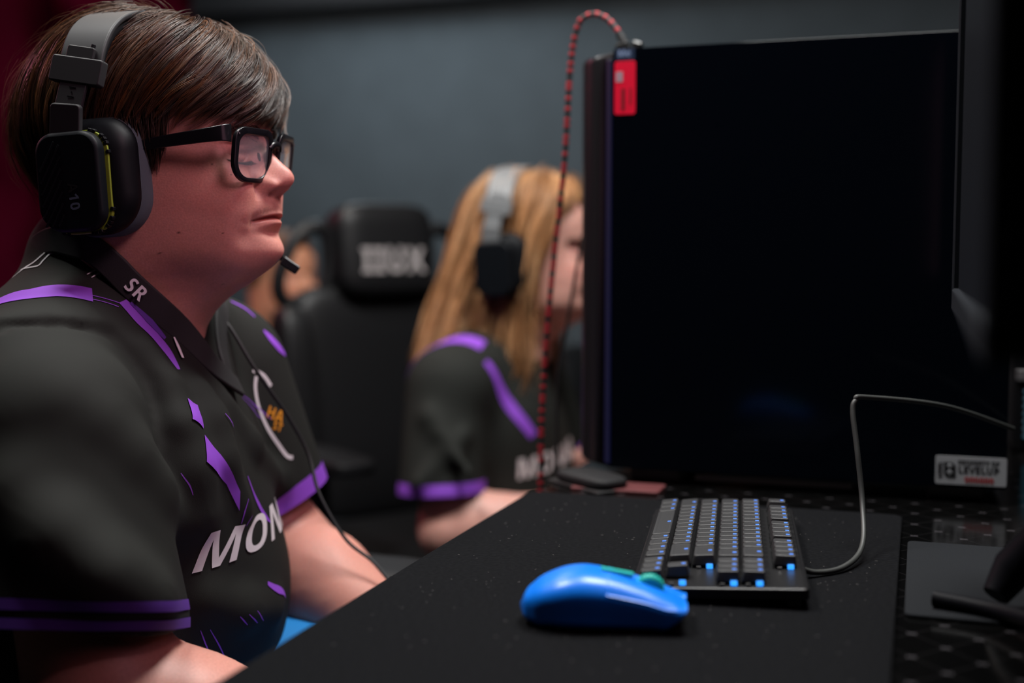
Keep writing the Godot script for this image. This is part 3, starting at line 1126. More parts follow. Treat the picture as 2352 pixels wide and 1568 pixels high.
func strands(mb: MB, place: Transform3D, guides: Array, per_gap: Array, seed_: int, width: float, tones: Array, seg: int, clump: int, messy: float, lift_lo := 0.35, spread := 0.0016, wave := 0.0) -> void:
	var rng := RandomNumberGenerator.new()
	rng.seed = seed_
	var curves := []
	for g in guides:
		curves.append(guide_curve(g, seg))
	for gap in curves.size() - 1:
		var c0: PackedVector3Array = curves[maxi(gap - 1, 0)]
		var c1: PackedVector3Array = curves[gap]
		var c2: PackedVector3Array = curves[gap + 1]
		var c3: PackedVector3Array = curves[mini(gap + 2, curves.size() - 1)]
		for s in per_gap[gap]:
			var t := rng.randf()
			var lift := lerpf(lift_lo, 1.0, sqrt(rng.randf()))
			var tone: Color = tones[rng.randi() % tones.size()] * rng.randf_range(0.5, 1.5)
			var begin := rng.randf_range(0.0, 0.12)
			var stop := rng.randf_range(0.74, 1.08)
			var sway := Vector3(rng.randfn(), rng.randfn(), rng.randfn()) * messy
			var bend := Vector3(rng.randfn(), rng.randfn(), rng.randfn()) * messy * 0.6
			var freq := rng.randf_range(2.0, 5.0)
			var core := PackedVector3Array()
			for i in seg + 1:
				var q := lerpf(begin, minf(stop, 1.0), float(i) / seg) * seg
				var k := mini(int(q), seg - 1)
				var w := q - k
				var p := c1[k].lerp(c1[k + 1], w).cubic_interpolate(c2[k].lerp(c2[k + 1], w), c0[k].lerp(c0[k + 1], w), c3[k].lerp(c3[k + 1], w), t)
				var mid := Vector3(0.005, 0.005, 0.0)
				p = mid + (p - mid) * lerpf(1.0, 0.90 + 0.10 * lift, 1.0)
				var f := float(i) / seg
				p += Vector3(0.7, 0.0, 0.7) * wave * f * sin(f * 15.0 + t * 5.0 + gap * 1.3)
				p += sway * (f - 0.3) + bend * sin(freq * f + t * 9.0)
				core.append(p)
			for h in clump:
				var off := Vector3(rng.randfn(), rng.randfn(), rng.randfn()) * spread
				var wide := width * rng.randf_range(0.6, 1.2)
				var first := mb.v.size()
				var cut := rng.randf_range(0.85, 1.0)
				var col := tone * rng.randf_range(0.8, 1.2)
				col.a = 1.0
				var side := Vector3.ZERO
				for i in seg + 1:
					var f := float(i) / seg
					var q := f * cut * seg
					var k := mini(int(q), seg - 1)
					var p := core[k].lerp(core[k + 1], q - k) + off * (1.2 - 0.95 * f)
					var dir := (core[mini(k + 1, seg)] - core[k]).normalized()
					if side == Vector3.ZERO:
						side = dir.cross(Vector3(0.3, 0.5, 0.81)).normalized()
					side = (side - dir * side.dot(dir)).normalized()
					var up := dir.cross(side)
					var r := wide * (1.0 - 0.85 * pow(f, 2.5))
					mb.vert(place * (p + side * r), col)
					mb.vert(place * (p - side * r * 0.5 + up * r * 0.87), col)
					mb.vert(place * (p - side * r * 0.5 - up * r * 0.87), col)
				for i in seg:
					var b := first + i * 3
					for j in 3:
						var k := (j + 1) % 3
						mb.quad(b + j, b + k, b + 3 + k, b + 3 + j)

func hair_cap(mb: MB, place: Transform3D, hairline: Array, off: float, col: Color) -> void:
	# the mat of hair close to the scalp, above the hairline [azimuth, elevation]
	var n := 72
	var rings := []
	for i in 15:
		var ring := PackedVector3Array()
		for j in n:
			var az := -180.0 + 360.0 * j / n
			var low := table(hairline, az)
			var el := lerpf(low, 89.0, i / 14.0)
			ring.append(place * scalp(-az, el, off if i > 0 else -4.0))
		rings.append(ring)
	mb.loft(rings, true, col)

func boy_hair(mb: MB, place: Transform3D) -> void:
	var tones := [Color(0.044, 0.020, 0.010), Color(0.080, 0.034, 0.014), Color(0.028, 0.013, 0.007), Color(0.14, 0.056, 0.019)]
	# azimuths below run with the person's right as +90; the cap counts them the other way round
	hair_cap(mb, place, [[-180, -30], [-140, -26], [-110, -16], [-85, -8], [-70, 14], [-50, 32], [-20, 42], [20, 44], [50, 34], [70, 14], [85, -8], [110, -16], [140, -26], [180, -30]], 5.0, Color(0.02, 0.010, 0.006))
	var g := [
		[[-95, 60, 10], [-88, 48, 13], [-84, 36, 13], [-80, 24, 11], [-78, 12, 9], [-76, 2, 7]],
		[[-70, 58, 11], [-66, 44, 15], [-64, 30, 15], [-60, 18, 13], [-56, 8, 10], [-54, 0, 8]],
		[[-55, 60, 11], [-48, 44, 16], [-42, 28, 17], [-34, 16, 15], [-26, 8, 12], [-20, 2, 9]],
		[[-42, 62, 11], [-32, 45, 17], [-22, 29, 19], [-12, 17, 17], [0, 9, 14], [10, 4, 10]],
		[[-34, 64, 11], [-20, 47, 17], [-6, 31, 19], [8, 19, 17], [22, 10, 14], [34, 4, 10]],
		[[-28, 66, 11], [-8, 49, 17], [10, 33, 19], [26, 21, 17], [42, 11, 13], [52, 4, 9]],
		[[-22, 68, 11], [6, 52, 17], [28, 37, 18], [44, 24, 16], [58, 13, 12], [66, 4, 8]],
		[[-18, 70, 11], [20, 56, 17], [44, 42, 18], [60, 28, 15], [72, 14, 11], [78, 3, 8]],
		[[-10, 73, 11], [40, 61, 16], [62, 46, 17], [76, 31, 14], [84, 15, 11], [88, 0, 8]],
		[[5, 76, 11], [62, 66, 16], [82, 50, 16], [92, 34, 13], [97, 16, 11], [99, -2, 8]],
		[[30, 79, 12], [92, 70, 16], [102, 54, 17], [108, 36, 16], [110, 17, 14], [110, -4, 11]],
		[[60, 82, 13], [116, 72, 20], [120, 56, 23], [122, 38, 22], [121, 17, 19], [119, -6, 15], [116, -34, 7]],
		[[100, 84, 14], [134, 71, 23], [136, 53, 28], [135, 34, 28], [133, 12, 24], [130, -13, 18], [127, -47, 8]],
		[[130, 84, 15], [150, 69, 26], [150, 50, 32], [149, 29, 32], [147, 6, 27], [145, -18, 20], [142, -54, 9]],
		[[160, 84, 15], [166, 67, 27], [166, 47, 33], [165, 26, 33], [164, 3, 28], [163, -20, 21], [161, -56, 10]],
		[[190, 84, 15], [184, 67, 27], [184, 47, 33], [184, 26, 33], [184, 3, 28], [184, -20, 21], [184, -56, 10]],
		[[215, 84, 14], [205, 68, 25], [206, 48, 30], [207, 27, 30], [208, 5, 26], [209, -18, 19], [210, -50, 9]],
		[[240, 83, 13], [230, 66, 20], [231, 48, 22], [232, 28, 21], [233, 6, 18], [234, -14, 13], [235, -26, 9]],
		[[262, 70, 11], [258, 56, 15], [258, 42, 15], [258, 26, 13], [258, 10, 11], [258, -4, 8]],
	]
	strands(mb, place, g, [30, 50, 80, 95, 95, 95, 95, 85, 80, 75, 75, 75, 75, 75, 60, 50, 36, 30], 11, 0.00036, tones, 14, 12, 0.0060, 0.0, 0.0023)
	# short locks in front of the ear, under the temple of the spectacles
	var side := [
		[[62, 16, 7], [64, 2, 6], [65, -9, 5], [67, -17, 4]],
		[[70, 14, 7], [70, 0, 6], [70, -14, 5], [70, -26, 4]],
		[[78, 12, 7], [77, -2, 6], [76, -17, 5], [74, -34, 4]],
		[[88, 10, 7], [86, -4, 6], [84, -20, 5], [81, -40, 4]],
	]
	strands(mb, place, side, [10, 18, 26], 5, 0.00036, [Color(0.045, 0.022, 0.012)], 10, 5, 0.0022)
	# stray hairs standing off the crown and the back
	var stray := [
		[[40, 84, 12], [100, 86, 26], [150, 80, 32], [160, 66, 34]],
		[[60, 86, 14], [120, 84, 22], [150, 74, 30], [158, 58, 36]],
		[[150, 70, 26], [155, 55, 38], [156, 38, 42], [152, 20, 40]],
		[[150, 40, 28], [152, 20, 38], [150, 0, 36], [147, -22, 30]],
		[[150, 10, 24], [152, -10, 32], [148, -30, 24], [143, -46, 20]],
	]
	strands(mb, place, stray, [10, 10, 26, 40], 8, 0.00010, [Color(0.14, 0.065, 0.028)], 12, 2, 0.008, 0.35, 0.0030)

# ---- worn on the head: headsets and spectacles, in the axes of the head ----
func headset(label: String, place: Transform3D, band_m: Material, pad_m: Material, accent_m: Material, near_detail: bool, boom: bool) -> Node3D:
	var o := thing("headset", label, "headset")
	o.transform = place
	var black := pm("headset_black", Color(0.0045, 0.0052, 0.0066), 0.48, 0.0, 0.24)
	var plate_m := pm("headset_plate", Color(0.0032, 0.0042, 0.0060), 0.5, 0.0, 0.24)
	# headband: a flat strip bent over the head
	var arc := spline([Vector3(-0.014, 0.046, 0.1015), Vector3(-0.0145, 0.070, 0.0955), Vector3(-0.015, 0.094, 0.0780), Vector3(-0.016, 0.1105, 0.0480), Vector3(-0.017, 0.1195, 0.0), Vector3(-0.016, 0.1105, -0.0480), Vector3(-0.015, 0.094, -0.0780), Vector3(-0.0145, 0.070, -0.0955), Vector3(-0.014, 0.046, -0.1015)], 48)
	for layer in 2:
		var mb := MB.new()
		var rings := []
		for i in arc.size():
			var t := (arc[mini(i + 1, arc.size() - 1)] - arc[maxi(i - 1, 0)]).normalized()
			var across := Vector3(1, 0, 0)
			var out := across.cross(t).normalized() * -1.0
			if out.dot(arc[i] - Vector3(-0.015, 0.03, 0)) < 0:
				out = -out
			var wide := lerpf(0.0225, 0.020, pow(absf(i - 24.0) / 24.0, 2.0)) - 0.003 * layer
			var thick := 0.0026 if layer == 0 else 0.0045 * sin(PI * i / 48.0) + 0.001
			var mid := arc[i] + (Vector3.ZERO if layer == 0 else -out * 0.006)
			var ring := PackedVector3Array()
			for q in round_rect(wide * 2, thick * 2, thick * 0.8, 3):
				ring.append(mid + across * q.x + out * q.y)
			rings.append(ring)
		mb.loft(rings)
		fix_out(mb)
		obj("headband" if layer == 0 else "headband_pad", mb, band_m if layer == 0 else black, o)
	for s in [1.0, -1.0]:
		var side := Transform3D(Basis.from_scale(Vector3(1, 1, s)), Vector3.ZERO)
		# clamp that holds the slider
		var mb := MB.new()
		mb.plate(round_rect(0.050, 0.023, 0.0025, 3), -0.0050, 0.0050, 0.0012, Transform3D(Basis(Vector3.RIGHT, -0.15) * Basis(Vector3.BACK, -0.16), Vector3(-0.0150, 0.0530, 0.1035)))
		obj("slider_clamp", flip(mb, side), band_m, o)
		var bar := MB.new()
		bar.plate(round_rect(0.0265, 0.056, 0.002, 3), -0.0018, 0.0018, 0.0008, Transform3D(Basis(Vector3.RIGHT, -0.17) * Basis(Vector3.BACK, -0.17), Vector3(-0.0160, 0.0470, 0.1065)))
		bar.plate(round_rect(0.0290, 0.038, 0.004, 3), -0.0030, 0.0030, 0.0012, Transform3D(Basis(Vector3.RIGHT, 0.06) * Basis(Vector3.BACK, -0.09), Vector3(-0.0200, 0.0050, 0.1160)))
		obj("slider", flip(bar, side), band_m, o)
		if near_detail:
			var pin := MB.new()
			pin.lathe(PackedVector2Array([Vector2(0.0018, 0), Vector2(0.002, 0.0005), Vector2(0.002, 0.010), Vector2(0.0014, 0.0108)]), 12, Transform3D(Basis(Vector3.RIGHT, -0.2) * Basis(Vector3.BACK, -0.15), Vector3(-0.0030, 0.0655, 0.1020)))
			obj("pin", flip(pin, side), black, o)
			for k in 3:
				var mark := MB.new()
				mark.box(Vector3(-0.0165 - 0.0007 * k, 0.0385 - 0.0040 * k, 0.1101 + 0.0007 * k), Vector3(0.0062 if k != 1 else 0.0012, 0.0007, 0.0004), 0.0, Basis(Vector3.BACK, -0.17))
				obj("scale_mark", flip(mark, side), plate_m, o)
		# ear cup: cushion, shell, outer plate
		var tilt := Transform3D(Basis(Vector3.BACK, 0.06) * Basis(Vector3.UP, 0.04), Vector3(-0.0100, -0.0370, 0.0))
		var outline := round_rect(0.084, 0.106, [0.036, 0.030, 0.036, 0.034], 10)
		var cup := MB.new()
		cup.plate(outline, 0.0600, 0.0905, 0.0100, tilt)
		obj("cushion", flip(cup, side), pad_m, o)
		var shell := MB.new()
		var rings := []
		for st in [[0.930, 0.0880], [0.965, 0.0895], [0.955, 0.0950], [0.91, 0.1020], [0.83, 0.1075], [0.72, 0.1095]]:
			var ring := PackedVector3Array()
			for q in outline:
				ring.append(tilt * Vector3(q.x * st[0] - (1.0 - st[0]) * 0.020, q.y * st[0] - (1.0 - st[0]) * 0.012, st[1]))
			rings.append(ring)
		shell.loft(rings)
		obj("ear_shell", flip(shell, side), black, o)
		var face := MB.new()
		var small := round_rect(0.062, 0.086, [0.018, 0.018, 0.017, 0.024], 8)
		var lay := tilt * Transform3D(Basis(Vector3.UP, -0.05), Vector3(-0.0040, -0.0060, 0.0))
		face.plate(small, 0.1105, 0.1235, 0.0035, lay)
		var plate_part := obj("outer_plate", flip(face, side), plate_m, o)
		var ringm := MB.new()
		var green := round_rect(0.0650, 0.0890, [0.020, 0.020, 0.019, 0.026], 8)
		ringm.plate(green, 0.1060, 0.1100, 0.0006, lay)
		obj("accent_ring", flip(ringm, side), accent_m, o)
		if near_detail:
			# dark posts that break the accent ring into dashes
			for k in 26:
				var q := green[k * green.size() / 26]
				var post := MB.new()
				post.box(lay * Vector3(q.x, q.y, 0.1085), Vector3(0.0034, 0.0034, 0.0050), 0.0006, Basis(Vector3.BACK, TAU * k / 26.0))
				obj("ring_post", flip(post, side), black, o)
			for k in 8:
				var low := -0.044 + 0.0100 * k
				var from := Vector2(-0.0260, low - 0.016)
				var to := Vector2(-0.0060, low + 0.016)
				if from.y < -0.0370:
					from = Vector2(from.x + (-0.0370 - from.y) / 1.6, -0.0370)
				if to.y > 0.0350:
					to = Vector2(to.x - (to.y - 0.0350) / 1.6, 0.0350)
				if from.x < to.x - 0.003:
					var rib := MB.new()
					rib.tube(PackedVector3Array([lay * Vector3(from.x, from.y, 0.1236), lay * Vector3(to.x, to.y, 0.1236)]), 0.0010, 6)
					obj("rib", flip(rib, side), black, plate_part)
			var letters := [["A", Color(0.004, 0.004, 0.005), 0.0090], ["1", Color(0.06, 0.085, 0.12), 0.0005], ["0", Color(0.06, 0.085, 0.12), -0.0070]]
			for l in letters:
				var tm := TextMesh.new()
				var font := SystemFont.new()
				font.font_names = PackedStringArray(["Droid Sans"])
				font.font_weight = 700
				tm.font = font
				tm.text = l[0]
				tm.font_size = 96
				tm.pixel_size = 0.0000100 * 13.0
				tm.depth = 0.0004
				var t := obj("lettering", tm, pm("headset_letter_" + l[0], l[1], 0.5), plate_part)
				t.transform = side * lay * Transform3D(Basis(Vector3.BACK, -PI / 2 + 0.10), Vector3(0.0050 - 0.07 * l[2], l[2] - 0.014, 0.1236))
	if boom:
		var mb := MB.new()
		mb.tube(spline([Vector3(-0.005, -0.065, -0.104), Vector3(0.035, -0.088, -0.102), Vector3(0.075, -0.104, -0.090), Vector3(0.0965, -0.1095, -0.068)], 20), 0.0028, 8)
		var b := obj("microphone_boom", mb, black, o)
		var tip := MB.new()
		tip.box(Vector3(0.1085, -0.1160, -0.0580), Vector3(0.019, 0.0095, 0.0085), 0.0012, Basis(Vector3.UP, 0.45) * Basis(Vector3.BACK, -0.62))
		obj("microphone", tip, pm("microphone", Color(0.012, 0.014, 0.017), 0.3), b)
	return o

func fix_out(mb: MB) -> void:
	# turns all triangles round when the solid came out inside out
	var vol := 0.0
	for i in range(0, mb.ix.size(), 3):
		vol += mb.v[mb.ix[i]].dot(mb.v[mb.ix[i + 2]].cross(mb.v[mb.ix[i + 1]]))
	if vol < 0.0:
		for i in range(0, mb.ix.size(), 3):
			var s := mb.ix[i + 1]
			mb.ix[i + 1] = mb.ix[i + 2]
			mb.ix[i + 2] = s

func flip(mb: MB, t: Transform3D) -> MB:
	for i in mb.v.size():
		mb.v[i] = t * mb.v[i]
	fix_out(mb)
	return mb

func spectacles(label: String, place: Transform3D) -> Node3D:
	var o := thing("spectacles", label, "glasses")
	o.transform = place
	var black := pm("spectacle_frame", Color(0.005, 0.005, 0.007), 0.30)
	var glass := pm("spectacle_glass", Color(0.9, 0.92, 1.0, 1.0), 0.03)
	glass.transparency = BaseMaterial3D.TRANSPARENCY_ALPHA
	glass.albedo_color.a = 0.06
	# u to the wearer's left, v up, w forward; the front is bowed round the face and leans
	var bow := func(p: Vector3) -> Vector3:
		return Vector3(0.1190 + p.z - 2.6 * p.x * p.x + 0.12 * (p.y + 0.016), p.y, -p.x)
	for s in [-1.0, 1.0]:
		var outer := PackedVector2Array()
		var inner := PackedVector2Array()
		for q in round_rect(0.0555, 0.0485, [0.019, 0.012, 0.012, 0.019], 10):
			outer.append(Vector2((q.x * (1.0 + 0.9 * q.y)) + s * 0.0345, q.y - 0.0165))
		for q in round_rect(0.0450, 0.0380, [0.015, 0.010, 0.010, 0.015], 10):
			inner.append(Vector2((q.x * (1.0 + 0.9 * q.y)) + s * 0.0345, q.y - 0.0175))
		var mb := MB.new()
		mb.ring_plate(outer, inner, -0.0020, 0.0022, bow, 0.0007)
		fix_out(mb)
		obj("rim", mb, black, o)
		var pane := MB.new()
		var n := inner.size()
		for e in [0.0006, -0.0006]:
			var first := pane.v.size()
			for ring in 5:
				for q in inner:
					var c := Vector2(s * 0.0345, -0.0175)
					var p: Vector2 = c + (q - c) * (1.02 - ring * 0.25)
					pane.vert(bow.call(Vector3(p.x, p.y, e)))
			for ring in 4:
				for j in n:
					var k := (j + 1) % n
					var a := first + ring * n
					if e > 0:
						pane.quad(a + j, a + k, a + n + k, a + n + j)
					else:
						pane.quad(a + k, a + j, a + n + j, a + n + k)
		obj("lens", pane, glass, o)
		# temple: hinge block, then a bar that narrows towards the ear
		var rings := []
		for st in [[0.1065, 0.0015, 0.0610, 0.0078, 0.0022], [0.1050, 0.0012, 0.0665, 0.0074, 0.0022], [0.1020, 0.0008, 0.0695, 0.0070, 0.0022], [0.0900, -0.0010, 0.0735, 0.0062, 0.0020], [0.0500, -0.0065, 0.0790, 0.0052, 0.0018], [0.0150, -0.0115, 0.0800, 0.0044, 0.0018], [-0.0100, -0.0180, 0.0790, 0.0038, 0.0018], [-0.0250, -0.0300, 0.0780, 0.0034, 0.0018]]:
			var ring := PackedVector3Array()
			for q in round_rect(st[4] * 2, st[3] * 2, st[4] * 0.6, 3):
				ring.append(Vector3(st[0], st[1] + q.y, -s * (st[2] + q.x)))
			rings.append(ring)
		var arm := MB.new()
		arm.loft(rings)
		fix_out(arm)
		obj("temple", arm, black, o)
		var dot := MB.new()
		dot.ball(bow.call(Vector3(s * 0.0590, 0.0010, 0.0024)), Vector3(0.0006, 0.0011, 0.0009), 8)
		obj("rivet", dot, pm("rivet", Color(0.5, 0.5, 0.52), 0.25, 1.0), o)
		var pad := MB.new()
		pad.ball(Vector3(0.1090, -0.0180, -s * 0.0110), Vector3(0.0035, 0.0070, 0.0016), 12, Basis(Vector3.UP, s * 0.5))
		obj("nose_pad", pad, pm("nose_pad", Color(0.05, 0.045, 0.05), 0.3), o)
	var bridge := MB.new()
	bridge.tube(spline([bow.call(Vector3(-0.0100, -0.0085, 0)), bow.call(Vector3(-0.005, -0.0045, 0.001)), bow.call(Vector3(0.005, -0.0045, 0.001)), bow.call(Vector3(0.0100, -0.0085, 0))], 12), 0.0034, 10)
	obj("bridge", bridge, black, o)
	return o

# ---- people: axes as the world's, origin on the floor under the head ----
func hand_into(s: Solid, wrist: Vector3, fwd: Vector3, palm_down: Vector3, thumb_side: Vector3) -> void:
	# palm, four fingers of different length slightly curled, thumb from the side of the palm
	var mid := wrist + fwd * 0.045
	s.bone(wrist, mid + thumb_side * 0.012, 0.024, 0.020, 0.015)
	s.bone(wrist, mid - thumb_side * 0.016, 0.024, 0.018, 0.015)
	var lens := [0.062, 0.072, 0.068, 0.052]
	for f in 4:
		var side := thumb_side * (0.030 - 0.020 * f)
		var k := wrist + fwd * (0.085 - 0.004 * absf(f - 1.5)) + side
		s.bone(mid + side * 0.9, k, 0.013, 0.0105, 0.008)
		var p1: Vector3 = k + (fwd * 0.9 + palm_down * 0.4).normalized() * lens[f] * 0.45
		var p2: Vector3 = p1 + (fwd * 0.55 + palm_down * 0.83).normalized() * lens[f] * 0.32
		var p3: Vector3 = p2 + (fwd * 0.15 + palm_down * 0.98).normalized() * lens[f] * 0.25
		s.bone(k, p1, 0.0098, 0.0090, 0.004)
		s.bone(p1, p2, 0.0090, 0.0084, 0.003)
		s.bone(p2, p3, 0.0084, 0.0075, 0.003)
	var t0 := wrist + fwd * 0.022 + thumb_side * 0.020
	var t1 := t0 + (fwd * 0.6 + thumb_side * 0.8).normalized() * 0.036
	var t2 := t1 + (fwd * 0.9 + thumb_side * 0.25 + palm_down * 0.3).normalized() * 0.030
	s.bone(t0, t1, 0.015, 0.0115, 0.010)
	s.bone(t1, t2, 0.0115, 0.0095, 0.004)

func stripe(s: Solid, pts: Array, wide, over: float, n := 24, cells := 5, sag := 0.0) -> MB:
	# a band of print laid on the cloth along a line of points
	var mb := MB.new()
	var line := spline(pts, n)
	for i in line.size():
		var t := (line[mini(i + 1, n)] - line[maxi(i - 1, 0)]).normalized()
		var p := s.snap(line[i], over)
		var nor := s.lean(p)
		var side := nor.cross(t).normalized()
		var w: float = wide if wide is float else lerpf(wide[mini(int(float(i) / n * (wide.size() - 1)), wide.size() - 2)], wide[mini(int(float(i) / n * (wide.size() - 1)) + 1, wide.size() - 1)], fmod(float(i) / n * (wide.size() - 1), 1.0) if i < n else 1.0)
		for j in cells + 1:
			mb.vert(s.snap(p + side * w * (float(j) / cells - 0.5), over))
	for i in n:
		for j in cells:
			var a := i * (cells + 1) + j
			mb.quad(a, a + 1, a + cells + 2, a + cells + 1)
	face_out(mb, s)
	return mb

func face_out(mb: MB, s: Solid) -> void:
	for i in range(0, mb.ix.size(), 3):
		var a := mb.v[mb.ix[i]]
		var f := (mb.v[mb.ix[i + 2]] - a).cross(mb.v[mb.ix[i + 1]] - a)
		if f.dot(s.lean(a)) < 0.0:
			var t := mb.ix[i + 1]
			mb.ix[i + 1] = mb.ix[i + 2]
			mb.ix[i + 2] = t

func patch(s: Solid, shapes: Array, at: Vector3, u: Vector3, v: Vector3, over: float, most := 0.004) -> MB:
	# flat outlines (in metres along u and v) cut fine and laid on the cloth
	var mb := MB.new()
	var todo := []
	for poly in shapes:
		var ids := Geometry2D.triangulate_polygon(poly)
		for i in range(0, ids.size(), 3):
			todo.append([poly[ids[i]], poly[ids[i + 1]], poly[ids[i + 2]]])
	press(mb, s, todo, at, u, v, over, most)
	return mb

func poly_patch(s: Solid, pts: Array, over: float) -> MB:
	# an outline of points on the cloth, filled
	var mid := Vector3.ZERO
	for p in pts:
		mid += p / pts.size()
	var n := s.lean(s.snap(mid, 0.0))
	var u := Vector3.UP.cross(n).normalized()
	var v := n.cross(u)
	var poly := PackedVector2Array()
	for p in pts:
		poly.append(Vector2((p - mid).dot(u), (p - mid).dot(v)))
	return patch(s, [poly], mid, u, v, over, 0.003)

func press(mb: MB, s: Solid, todo: Array, at: Vector3, u: Vector3, v: Vector3, over: float, most: float) -> void:
	var known := {}
	var n := u.cross(v).normalized()
	while todo.size():
		var t: Array = todo.pop_back()
		var e := [t[0].distance_to(t[1]), t[1].distance_to(t[2]), t[2].distance_to(t[0])]
		var k := 0 if e[0] >= e[1] and e[0] >= e[2] else 1 if e[1] >= e[2] else 2
		if e[k] > most:
			var m: Vector2 = (t[k] + t[(k + 1) % 3]) / 2
			todo.append([t[k], m, t[(k + 2) % 3]])
			todo.append([m, t[(k + 1) % 3], t[(k + 2) % 3]])
			continue
		var ids := []
		for q in t:
			var key := Vector2i((q * 100000.0).round())
			if not known.has(key):
				var from: Vector3 = at + u * q.x + v * q.y + n * 0.08
				var p := s.drop(from, -n, 0.3)
				known[key] = mb.vert(s.snap(p, over)) if p.distance_to(from) < 0.125 else -1
			ids.append(known[key])
		if ids.min() >= 0:
			mb.tri(ids[0], ids[1], ids[2])
	face_out(mb, s)

func text_patch(s: Solid, text: String, size: float, at: Vector3, u: Vector3, v: Vector3, over: float, warp = null, bold := true) -> MB:
	# lettering printed on the cloth; at is the left end of its baseline, size the height of its capitals
	var tm := TextMesh.new()
	var font := SystemFont.new()
	font.font_names = PackedStringArray(["Droid Sans"])
	font.font_weight = 700 if bold else 400
	tm.font = font
	tm.text = text
	tm.font_size = 64
	tm.pixel_size = 1.0
	tm.depth = 0.0
	tm.horizontal_alignment = HORIZONTAL_ALIGNMENT_LEFT
	tm.vertical_alignment = VERTICAL_ALIGNMENT_BOTTOM
	var arr := tm.get_mesh_arrays()
	var pts: PackedVector3Array = arr[Mesh.ARRAY_VERTEX]
	var ids: PackedInt32Array = arr[Mesh.ARRAY_INDEX]
	var lo := Vector2(1e9, 1e9)
	var hi := Vector2(-1e9, -1e9)
	for p in pts:
		lo = lo.min(Vector2(p.x, p.y))
		hi = hi.max(Vector2(p.x, p.y))
	var k := size / (hi.y - lo.y)
	var todo := []
	for i in range(0, ids.size(), 3):
		var t := []
		for j in 3:
			var q := (Vector2(pts[ids[i + j]].x, pts[ids[i + j]].y) - lo) * k
			t.append(warp.call(q) if warp != null else q)
		todo.append(t)
	var mb := MB.new()
	press(mb, s, todo, at, u, v, over, 0.0035)
	return mb

func boy_body() -> Solid:
	var s := Solid.new()
	s.bone(Vector3(-0.045, 0.70, 0), Vector3(-0.065, 0.82, 0), 0.085, 0.085, 0.05)
	s.bone(Vector3(-0.062, 0.88, 0.0), Vector3(-0.036, 0.98, 0), 0.07, 0.062, 0.04)
	for z in [1.0, -1.0]:
		var near: bool = z > 0
		var shoulder := Vector3(-0.005, 0.872, 0.160) if near else Vector3(-0.075, 0.872, -0.155)
		var elbow := Vector3(0.090, 0.640, 0.207) if near else Vector3(0.010, 0.664, -0.208)
		var wrist := Vector3(0.255, 0.602, 0.100) if near else Vector3(0.245, 0.602, -0.085)
		s.bone(Vector3(-0.06, 0.86, 0.05 * z), shoulder, 0.07, 0.055, 0.04)
		s.bone(shoulder, elbow, 0.048, 0.062, 0.03)
		var belly := elbow.lerp(wrist, 0.28) + Vector3(0, 0.004, 0)
		s.bone(elbow, belly, 0.060, 0.057, 0.022)
		s.bone(belly, wrist, 0.057, 0.031, 0.02)
		hand_into(s, wrist, Vector3(0.75, -0.10, -0.60 * z).normalized(), Vector3(0.1, -1, 0).normalized(), Vector3(0.62, 0.15, 0.75 * z).normalized())
		# legs, under the desk
		s.bone(Vector3(-0.02, 0.525, 0.09 * z), Vector3(0.42, 0.505, 0.12 * z), 0.075, 0.060, 0.03)
		s.bone(Vector3(0.42, 0.505, 0.12 * z), Vector3(0.40, 0.09, 0.12 * z), 0.058, 0.038, 0.02)
		s.bone(Vector3(0.39, 0.07, 0.12 * z), Vector3(0.52, 0.045, 0.13 * z), 0.036, 0.028, 0.02)
	return s

func boy_jersey() -> Solid:
	var s := Solid.new()
	s.bone(Vector3(-0.024, 0.815, 0.060), Vector3(-0.066, 0.815, -0.060), 0.122, 0.118, 0.03)
	s.blob(Vector3(-0.045, 0.680, 0), Vector3(0.155, 0.165, 0.172), 0.06)
	s.bone(Vector3(-0.058, 0.900, 0), Vector3(-0.064, 0.998, 0), 0.098, 0.072, 0.04)
	s.bone(Vector3(-0.090, 0.880, 0.060), Vector3(-0.100, 0.900, -0.060), 0.100, 0.100, 0.03)
	s.bone(Vector3(-0.056, 0.925, 0.03), Vector3(-0.022, 0.888, 0.158), 0.082, 0.080, 0.030)
	s.bone(Vector3(-0.060, 0.925, -0.03), Vector3(-0.056, 0.890, -0.155), 0.082, 0.076, 0.030)
	s.sleeve(Vector3(0.014, 0.866, 0.180), Vector3(0.056, 0.714, 0.202), 0.080, 0.087, 0.010, Vector3(0.06, -1.0, 0.26))
	s.sleeve(Vector3(-0.044, 0.882, -0.160), Vector3(-0.010, 0.722, -0.205), 0.080, 0.078, 0.014, Vector3(0.42, -1.0, -0.25))
	folds(s)
	return s

